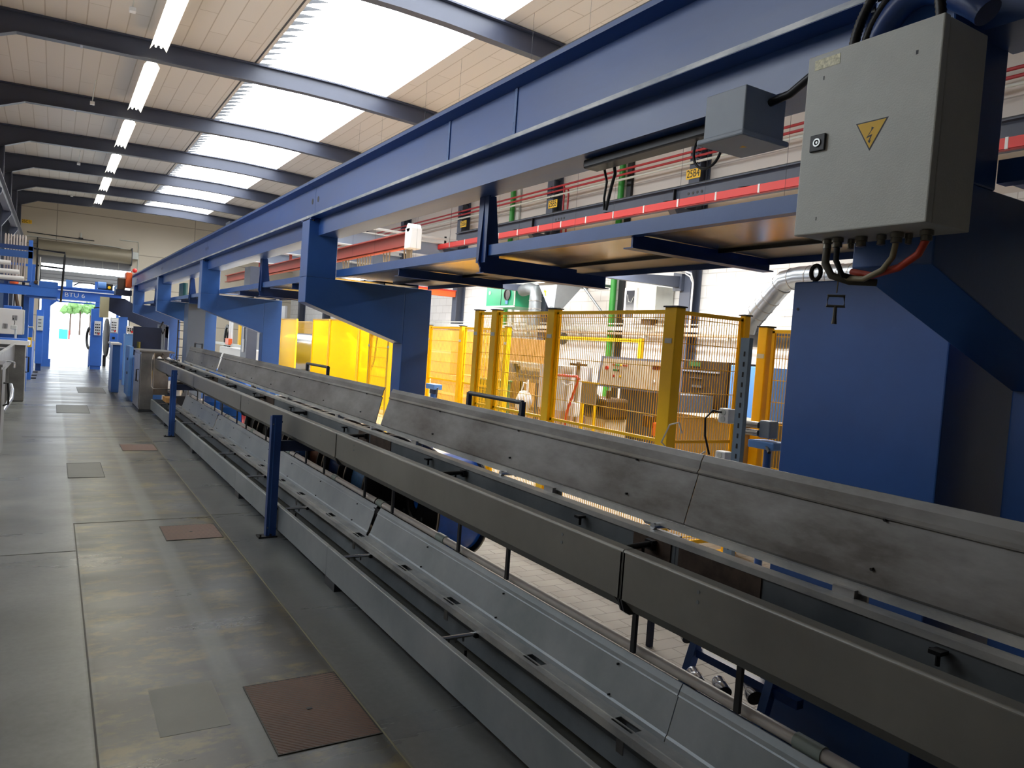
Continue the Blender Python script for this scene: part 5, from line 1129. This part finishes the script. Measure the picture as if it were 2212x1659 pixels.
MB().tube([(1.15, 29.0, 2.05), (1.3, 29.0, 2.09), (1.42, 29.0, 2.05)], .02, 8).build('top_cable', BLACK, p)
p = thing('control_pendant', 'blue hanging control column with a white keypad right of the doorway pillar', 'control column', (1.78, 29, .78))
MB().box(1.67, 1.92, 28.95, 29.15, .76, 1.25).build('lower_box', MIDB, p); MB().box(1.67, 1.92, 29.0, 29.15, 1.25, 1.78).build('upper_box', LGREY, p); keypad(p, 1.78, 29.0, 1.28, 1.72, .2); MB().box(1.74, 1.82, 28.94, 28.95, 1.05, 1.13).build('switch', BLACKM, p)
MB().box(1.85, 1.92, 29.1, 29.44, 1.78, 2.27).build('suspension_arm', MIDB, p)
MB().tube([(1.72, 29.0, .78), (1.70, 29.0, .5), (1.78, 29.0, .35), (1.86, 29.0, .5), (1.86, 29, .78)], .02, 8).build('looped_cable', BLACK, p)
p = thing('large_spool_wheel', 'large dark wheel seen edge-on between the doorway pillar and the control column', 'wheel', (1.66, 31, 0)); MB().lathe((1.64, 31.2, 1.05), (1, .08, 0), [(0, 0), (0, .55), (.02, .70), (.07, .70), (.09, .55), (.09, 0)], 32).build('wheel_disc', BLACKM, p); MB().box(1.6, 1.7, 31.1, 31.3, .0, .4).build('wheel_stand', BLACKM, p)
p = thing('spoked_reel', 'black spoked reel half hidden behind the doorway pillar', 'reel', (1.12, 30.6, 0)); MB().lathe((1.1, 30.6, 1.0), (1, .2, 0), [(0, .32), (0, .40), (.06, .40), (.06, .32), (0, .32)], 28).build('reel_rim', BLACKM, p); MB().box(1.12, 1.16, 30.4, 30.8, 0, .62).build('reel_stand', MIDB, p)
p = thing('orange_hoist', 'orange hoist trolley at the far end of the crane runway', 'hoist', (1.87, 25.5, 2.7))
MB().box(1.80, 1.97, 25.2, 25.8, 2.68, 3.14).build('hoist_housing', ORANGE, p, .03); MB().box(1.60, 1.80, 25.3, 25.7, 2.60, 2.95).build('motor_block', BROWNM, p, .02); MB().box(1.55, 1.97, 25.1, 25.9, 2.45, 2.6).build('frame', NAVY, p)
MB().ico((2.05, 25.5, 3.22), .07, 2).build('red_beacon', REDB, p)
p = thing('runway_end_support', 'dark blue end arm sloping behind the farthest cantilever frame', 'arm', (1.9, 27, 2)); MB().prism([(1.45, 2.4), (1.95, 2.4), (3.3, 1.6), (3.3, 1.2), (2.0, 1.75), (1.45, 2.0)], 27.2, 27.4).build('arm_plate', NAVY, p); MB().box(3.1, 3.3, 27.2, 27.4, 0, 1.6).build('arm_leg', NAVY, p); MB().box(1.25, 1.5, 27.1, 27.4, 1.75, 2.4).build('beige_box', mat('beige_enclosure', '#b8b08c', .5), p)
# blue machine ahead of the stainless cabinet
p = thing('blue_wire_machine', 'blue machine with control boxes and a dark screen, left of the stainless trough cabinet', 'machine', (1.7, 18.5, 0))
MB().box(1.46, 2.05, 17.6, 18.8, 0, .93).build('machine_base', BLUE, p, .01); MB().box(1.50, 2.06, 18.3, 18.35, .95, 1.58).build('dark_screen', NAVY, p)
MB().box(1.40, 1.47, 17.7, 18.7, .1, 1.15).build('side_cover', BLUE_L, p); MB().box(1.55, 1.8, 17.58, 17.62, .50, .85).build('brown_label', BROWNM, p); MB().box(1.39, 1.40, 18.0, 18.2, .85, .90).build('latch', BLACKM, p); MB().box(1.39, 1.40, 18.0, 18.2, .55, .60).build('latch', BLACKM, p)
MB().cyl((1.60, 18.1, .93), (1.60, 18.1, 1.25), .04, 8).build('brass_fitting', mat('brass', '#5d5a2e', .4, metal=.6), p)
p = thing('blue_post_cabinet', 'narrow blue cabinet with a pale top at the aisle edge beyond the stainless cabinet', 'cabinet', (1.3, 20.5, 0)); MB().box(1.20, 1.36, 19.6, 20.6, .02, 1.12).build('cabinet_body', BLUE, p, .006); MB().box(1.16, 1.38, 19.55, 20.65, 1.12, 1.16).build('cabinet_top', WHITE, p); MB().box(1.21, 1.35, 19.62, 20.58, 0, .02).build('plinth', GALV, p)
p = thing('blue_column', 'plain blue column behind the narrow blue cabinet', 'column', (1.75, 24.5, 0)); MB().box(1.62, 1.84, 24.4, 24.6, 0, 1.80).build('column_body', MIDB, p); MB().box(1.62, 1.88, 22.2, 22.5, 0, 1.35).build('lower_cabinet', BLUE_L, p); keypad(p, 1.75, 22.2, 1.36, 1.56, .2, 2)
p = thing('grey_slatted_panel', 'grey vertical slatted panel behind the dark machine screen', 'panel', (2.2, 19.5, 0))
for k in range(5): MB().box(2.10+k*.035, 2.125+k*.035, 19.4, 19.45, 0, 1.66).build('slat', BOXG, p)
MB().tube([(2.2, 19.35, 1.72), (2.14, 19.3, 1.6), (2.2, 19.3, 1.45), (2.25, 19.35, 1.55)], .02, 8).build('hose', BLACK, p)
p = thing('grey_cabinet', 'tall grey cabinet left of the third cantilever frame column', 'cabinet', (2.7, 18.0, 0)); MB().box(2.5, 2.85, 17.7, 18.3, .01, 2.15).build('cabinet_body', mat('slate_cabinet', '#5f6c80', .45), p, .01); MB().box(2.5, 2.85, 17.69, 17.7, 0.05, 2.1).build('door', mat('slate_cabinet', '#5f6c80', .45), p)
p = thing('steel_ladder', 'black steel ladder between the far cantilever columns', 'ladder', (2.95, 22, 0))
for x in (2.86, 3.08): MB().box(x, x+.03, 22.0, 22.04, 0, 1.9).build('stile', BLACKM, p)
for k in range(8): MB().box(2.89, 3.08, 22.0, 22.03, .2+k*.22, .22+k*.22).build('rung', BLACKM, p)
# clutter on the far end of the troughs and under them
for k, (x, y, m_, nm, lab) in enumerate([(1.72, 15.2, WHITE, 'white_clamp', 'white clamp on top of the far end of the upper trough'), (1.84, 14.4, DARKG, 'tool_set', 'dark tools lying on the far end of the upper trough'), (1.86, 15.1, WHITE, 'paper_stack', 'white papers behind the clamp at the far trough end')]):
    z = 1.01
    o = thing(nm, lab, 'tool', (x, y, z)); MB().ico((x-.02, y, z+.03), .04, 1, (1, 1, .8), .1).build('body', m_, o); MB().box(x-.06, x+.04, y-.12, y+.2, z, z+.02).build('base', DARKG if m_ is WHITE else BLACKM, o)
    MB().tube([(x, y, z+.03), (x+.02, y-.05, z+.12), (x+.05, y-.12, z+.09), (x+.04, y-.16, z+.02)], .005, 6).build('arm', BLACKM, o)
p = thing('pump_unit', 'cluttered pump and valve unit under the far end of the upper trough', 'pump', (1.95, 16, 0))
MB().box(1.98, 2.4, 15.3, 16.6, 0, .34).build('base_box', DARKG, p); MB().cyl((2.05, 15.5, .34), (2.05, 15.5, .62), .09, 14).build('white_canister', WHITE, p); MB().cyl((2.15, 16.0, .34), (2.15, 16.0, .66), .08, 14).build('metal_canister', GALV, p)
MB().box(1.99, 2.15, 15.8, 15.95, .36, .52).build('red_valve', REDB, p); MB().box(2.0, 2.2, 15.35, 15.45, .50, .6).build('black_coupling', BLACKM, p); MB().tube([(2.05, 15.4, .6), (2.05, 15.2, .66), (2.2, 15.1, .6), (2.2, 15.1, .35)], .02, 8).build('hose', WHITE, p)
tag(MB().box(1.75, 1.92, 14.45, 14.9, .290, .37).build('cardboard_tray', CARD), 'small cardboard tray under the far end of the upper trough', 'tray')

# ================================================================ LEFT SIDE OF THE AISLE
p = thing('left_trough_cabinet', 'stainless cabinet at the left picture edge with a black bow handle', 'cabinet', (-.7, 10.4, 0))
MB().box(-1.2, -.46, 10.0, 10.75, .01, 1.06).build('cabinet_body', STAINLESS, p, .01); MB().box(-.46, -.452, 10.03, 10.72, .05, 1.03).build('side_door', STAINLESS, p)
MB().tube([(-.452, 10.35, .86), (-.41, 10.35, .86), (-.40, 10.36, .72), (-.40, 10.36, .62), (-.452, 10.36, .60)], .012, 8).build('door_handle', BLACK, p)
MB().box(-1.2, -.45, 9.98, 10.78, 1.06, 1.09).build('cabinet_top', STAINLESS, p)
p = thing('left_trough', 'open stainless trough running between the two cabinets on the left side', 'trough', (-.8, 14, 0))
MB().box(-1.15, -.60, 10.8, 16.9, .80, .83).build('trough_floor', GALV, p); MB().box(-.60, -.585, 10.8, 16.9, .80, 1.10).build('trough_side', STAINLESS, p); MB().box(-1.16, -1.15, 10.8, 16.9, .80, 1.10).build('trough_side', STAINLESS, p); MB().box(-.62, -.57, 10.8, 16.9, 1.10, 1.115).build('trough_rail', RAILM, p)
for y in (11.6, 12.8, 14.2, 15.6): MB().cyl((-1.15, y, 1.06), (-.6, y, 1.06), .015, 8).build('guide_rod', CHROME, p)
MB().box(-1.1, -.62, 13.6, 14.0, .83, 1.03).build('dark_insert', BLACKM, p)
for y in (11.2, 16.4): MB().box(-.75, -.65, y, y+.1, 0, .80).build('leg', STAINLESS, p)
MB().tube([(-.585, 12.2, 1.0), (-.48, 12.2, 1.02), (-.42, 12.2, 1.0), (-.42, 12.2, .93)], .012, 8).build('crank_handle', CHROME, p)
tag(MB().tube([(-.50, 11.4, .42), (-.44, 12.1, .52), (-.46, 12.8, .58), (-.5, 13.4, .60)], .03, 10).build('drain_hose', CHROME), 'shiny curved drain tube below the left trough', 'hose')
p = thing('left_end_cabinet', 'tall stainless cabinet with a black handle at the far end of the left trough', 'cabinet', (-.6, 17.3, 0))
MB().box(-1.0, -.42, 17.1, 17.7, .01, 1.08).build('cabinet_body', STAINLESS, p, .01); MB().box(-1.05, -.36, 17.05, 17.75, 1.08, 1.16).build('cabinet_top', WHITE, p); MB().box(-1.02, -.40, 17.2, 17.7, 1.16, 1.19).build('blue_cover', MIDB, p)
MB().tube([(-.42, 17.4, .84), (-.37, 17.4, .84), (-.37, 17.4, .55), (-.42, 17.4, .55)], .014, 8).build('door_handle', BLACK, p)
p = thing('white_electrical_enclosure', 'wide white electrical enclosure with two small vents, above the left trough', 'enclosure', (-.9, 18.6, 1.2))
MB().box(-1.6, -.52, 18.5, 18.8, 1.24, 1.76).build('enclosure_body', WHITE, p, .01); MB().box(-.52, -.50, 18.5, 18.82, 1.25, 1.75).build('side_plate', LGREY, p)
for x, z in ((-.70, 1.58), (-.86, 1.40)):
    for q in range(4): MB().box(x+q*.022, x+q*.022+.010, 18.495, 18.5, z-.05, z+.05).build('vent_slot', DARKG, p)
MB().box(-1.1, -1.0, 18.6, 18.7, 0, 1.24).build('stand_leg', MIDB, p); MB().box(-.7, -.6, 18.6, 18.7, 0, 1.24).build('stand_leg', MIDB, p)
p = thing('work_lamp', 'small lamp head on a thin stem on the blue cover of the left end cabinet', 'lamp', (-.62, 17.4, 1.19)); MB().cyl((-.60, 17.4, 1.19), (-.60, 17.4, 1.42), .02, 8).build('stem', LGREY, p); MB().box(-.68, -.58, 17.35, 17.45, 1.36, 1.44).build('lamp_head', LGREY, p, .01); MB().tube([(-.63, 17.4, 1.44), (-.62, 17.4, 1.5), (-.65, 17.4, 1.58)], .006, 6).build('whip', BLACK, p)
p = thing('left_blue_machine', 'blue machine body with a yellow bin and dark handles behind the left end cabinet', 'machine', (-.6, 20, 0))
MB().box(-1.1, -.48, 20.7, 21.3, 0, 1.43).build('machine_body', MIDB, p, .02); MB().box(-1.0, -.64, 21.4, 21.9, 0, 1.85).build('rear_tower', MIDB, p, .02)
MB().box(-.48, -.40, 20.8, 21.1, .92, 1.14).build('yellow_box', YEL, p); MB().tube([(-.48, 20.9, 1.38), (-.39, 20.9, 1.38), (-.36, 20.9, 1.28), (-.36, 20.9, 1.08)], .02, 8).build('pale_hose', LGREY, p)
p = thing('low_machine_row', 'low blue machine side with foot plates along the left aisle edge', 'machine', (-.45, 25, 0))
for y, z in ((23.4, .03), (24.5, .03), (26.0, .03)): MB().box(-.52, -.32, y, y+.3, 0, z).build('foot_plate', DARKG, p)
MB().box(-.5, -.44, 23.3, 26.3, .03, .9).build('low_blue_side', MIDB, p)
p = thing('left_control_post', 'blue post carrying a grey control box with small labels, left of the portal', 'control post', (-.33, 27, 0)); MB().box(-.42, -.24, 26.9, 27.15, .22, 1.84).build('post_body', MIDB, p, .006); MB().box(-.40, -.26, 26.95, 27.1, 0, .22).build('post_foot', BLUE_D, p); o = MB().box(-.40, -.24, 26.82, 26.9, 1.22, 1.66).build('control_box', LGREY, p, .006)
for z in (1.34, 1.44, 1.54): MB().box(-.37, -.29, 26.81, 26.82, z, z+.02).build('label_strip', DARKG, o)
p = thing('left_platform', 'blue steel operating platform high on the left with a black railing', 'platform', (-.7, 19.2, 2.1))
MB().box(-1.7, .07, 19.0, 19.1, 2.08, 2.26).build('front_beam', MIDB, p); MB().box(-.42, .07, 19.0, 20.6, 2.26, 2.40).build('platform_box', MIDB, p, .01); MB().box(-1.7, -.42, 19.1, 20.4, 2.26, 2.29).build('deck', BLUE_D, p); MB().box(-.5, .05, 19.1, 20.4, 2.05, 2.08).build('lower_plate', MIDB, p)
for x in (-1.3, -.55): MB().box(x, x+.1, 19.4, 19.5, 0, 2.08).build('platform_leg', MIDB, p)
R2 = BLACKM
MB().tube([(-.33, 19.0, 2.40), (-.33, 19.0, 3.06), (.17, 18.95, 3.04), (.17, 18.95, 2.96), (.13, 18.95, 1.98)], .022, 10).build('railing', R2, p); MB().cyl((-.33, 19.0, 2.72), (.15, 18.95, 2.70), .018, 8).build('knee_rail', R2, p); MB().cyl((-.42, 19.0, 3.08), (-.30, 19.0, 3.06), .022, 8).build('rail_stub', R2, p); MB().cyl((-.29, 18.97, 2.30), (-.27, 18.97, 2.90), .012, 8).build('white_rod', LGREY, p)
MB().ico((-.33, 19.0, 2.36), .05, 1).build('joint', BROWNM, p)
p = thing('pipe_organ_rack', 'row of upright pale tubes in a blue rack with white rollers above the left platform', 'tube rack', (-.7, 17.6, 2.3))
for k in range(8):
    x = -.85+k*.047; MB().lathe((x, 18.0, 2.3), (0, 0, 1), [(0, 0), (0, .017), (.90, .017), (.93, .008), (.93, 0)], 10).build('upright_tube', mat('pale_tube', '#b7aba4', .4, metal=.2), p)
MB().box(-1.0, -.37, 17.45, 17.5, 2.90, 2.98).build('upper_plate', BLUE_D, p); MB().box(-1.0, -.37, 17.45, 17.5, 2.75, 2.88).build('lower_plate', BLUE, p); MB().box(-.45, -.38, 17.45, 17.55, 2.29, 3.1).build('blue_mast', MIDB, p); MB().box(-1.0, -.95, 17.45, 17.55, 2.29, 3.0).build('left_mast', MIDB, p)
for x1, z in ((-.72, 2.62), (-.58, 2.46), (-.5, 2.34)): MB().cyl((-1.3, 17.3, z), (x1, 17.3, z), .045, 14).build('white_roller', WHITE, p); 
MB().box(-1.3, -.4, 17.35, 17.45, 2.28, 2.31).build('base_bar', BLUE_D, p)
p = thing('left_structure_posts', 'group of tall blue and dark machine uprights left of the portal', 'machine', (-.9, 23, 0))
for x, w, m_ in ((-1.35, .14, MIDB), (-1.08, .10, BLUE_D), (-.84, .08, WHITE), (-.70, .06, BLACKM), (-.55, .12, MIDB)): MB().box(x, x+w, 23.0, 23.15, 0, 2.9).build('upright', m_, p)
MB().tube([(-.95, 22.9, 2.6), (-.85, 22.9, 2.3), (-.72, 22.9, 1.6)], .04, 8).build('slanted_bar', BROWNM, p); MB().ico((-.86, 22.8, 2.45), .1, 2).build('orange_head', ORANGE, p); MB().box(-1.4, -.4, 23.0, 23.15, 2.9, 2.96).build('top_bar', MIDB, p)
p = thing('left_crane_rail', 'dark steel crane rail beam on brackets high along the left-hand wall', 'crane rail', (-1.25, 22, 4.9))
MB().box(-1.33, -1.17, 8, 42.5, 4.98, 5.0).build('top_flange', mat('dusty_flange', '#6d6a72', .5), p); MB().box(-1.255, -1.245, 8, 42.5, 4.66, 4.98).build('web', STEELR, p); MB().box(-1.33, -1.17, 8, 42.5, 4.64, 4.66).build('bottom_flange', mat('dusty_flange', '#6d6a72', .5), p)
for y in BEAM_Y[1:]: MB().prism([(-1.37, 4.64), (-1.15, 4.64), (-1.15, 4.55), (-1.37, 4.2)], y-.1, y+.1).build('bracket', STEELR, p)
for k, y in enumerate((29.0, 36.0)):
    p = thing('left_downpipe', 'bright green downpipe at the left-hand wall, %s' % ('nearer of two', 'farther of two')[k], 'pipe', (-1.62, y, 0), 'green pipes at the left wall'); MB().cyl((-1.62, y, 0), (-1.62, y, 6.6), .07, 12).build('pipe_run', GREENP, p)
# blue strip light of far windows on the left wall: sky-lit glazing behind the machines
W2 = emit('lit_window_glass', srgb('#9cc4f2'), 2.2)
o = struct('window_20', MB().box(XL, XL+.02, 24.0, 34.0, 1.7, 2.7), W2)
for k in range(9): MB().box(XL+.02, XL+.04, 24+k*1.22, 24.06+k*1.22, 1.7, 2.7).build('glazing_bar', WHITE, o)

# ================================================================ ADDED LIGHTS, HIDDEN BY THE WALKWAY, TO BRIGHTEN THE RIGHT-HAND MACHINES
for k, (x, z, y0, y1) in enumerate([(6.6, 3.17, 5.2, 7.4), (6.6, 3.17, 9.0, 11.2), (6.6, 3.17, 13.2, 15.4), (6.6, 3.17, 17.3, 19.5), (9.2, 3.78, 9.0, 12.0), (9.2, 3.78, 13.5, 16.5), (9.2, 3.78, 18.5, 21.5)]):
    p = thing('added_hall_light', 'added fluorescent work light hung over the machines behind the walkway, number %s from the camera in its row' % ORD[(k if k < 4 else k-4)].split()[0], 'work light', (x, (y0+y1)/2, z), 'added work lights over the right-hand machines')
    p['label'] = 'added work light hung over the %s, %s of its row' % (('machines behind the yellow fence' if k < 4 else 'aisle by the right-hand wall'), ORD[(k if k < 4 else k-4)])
    MB().box(x-.15, x+.15, y0, y1, z+.02, z+.06).build('housing', WHITE, p)
    MB().cyl((x-.07, y0+.05, z), (x-.07, y1-.05, z), .018, 8).build('tube', TUBE, p); MB().cyl((x+.07, y0+.05, z), (x+.07, y1-.05, z), .018, 8).build('tube', TUBE, p)
    for y in (y0+.3, y1-.3): MB().cyl((x, y, z+.06), (x, y, roofz(x)-.005), .002, 5).build('suspension_wire', DARKG, p)
    l = area('added_light_glow', (x, (y0+y1)/2, z-.03), .25, y1-y0, 150 if k < 4 else 200, (1, .97, .92)); l.parent = None
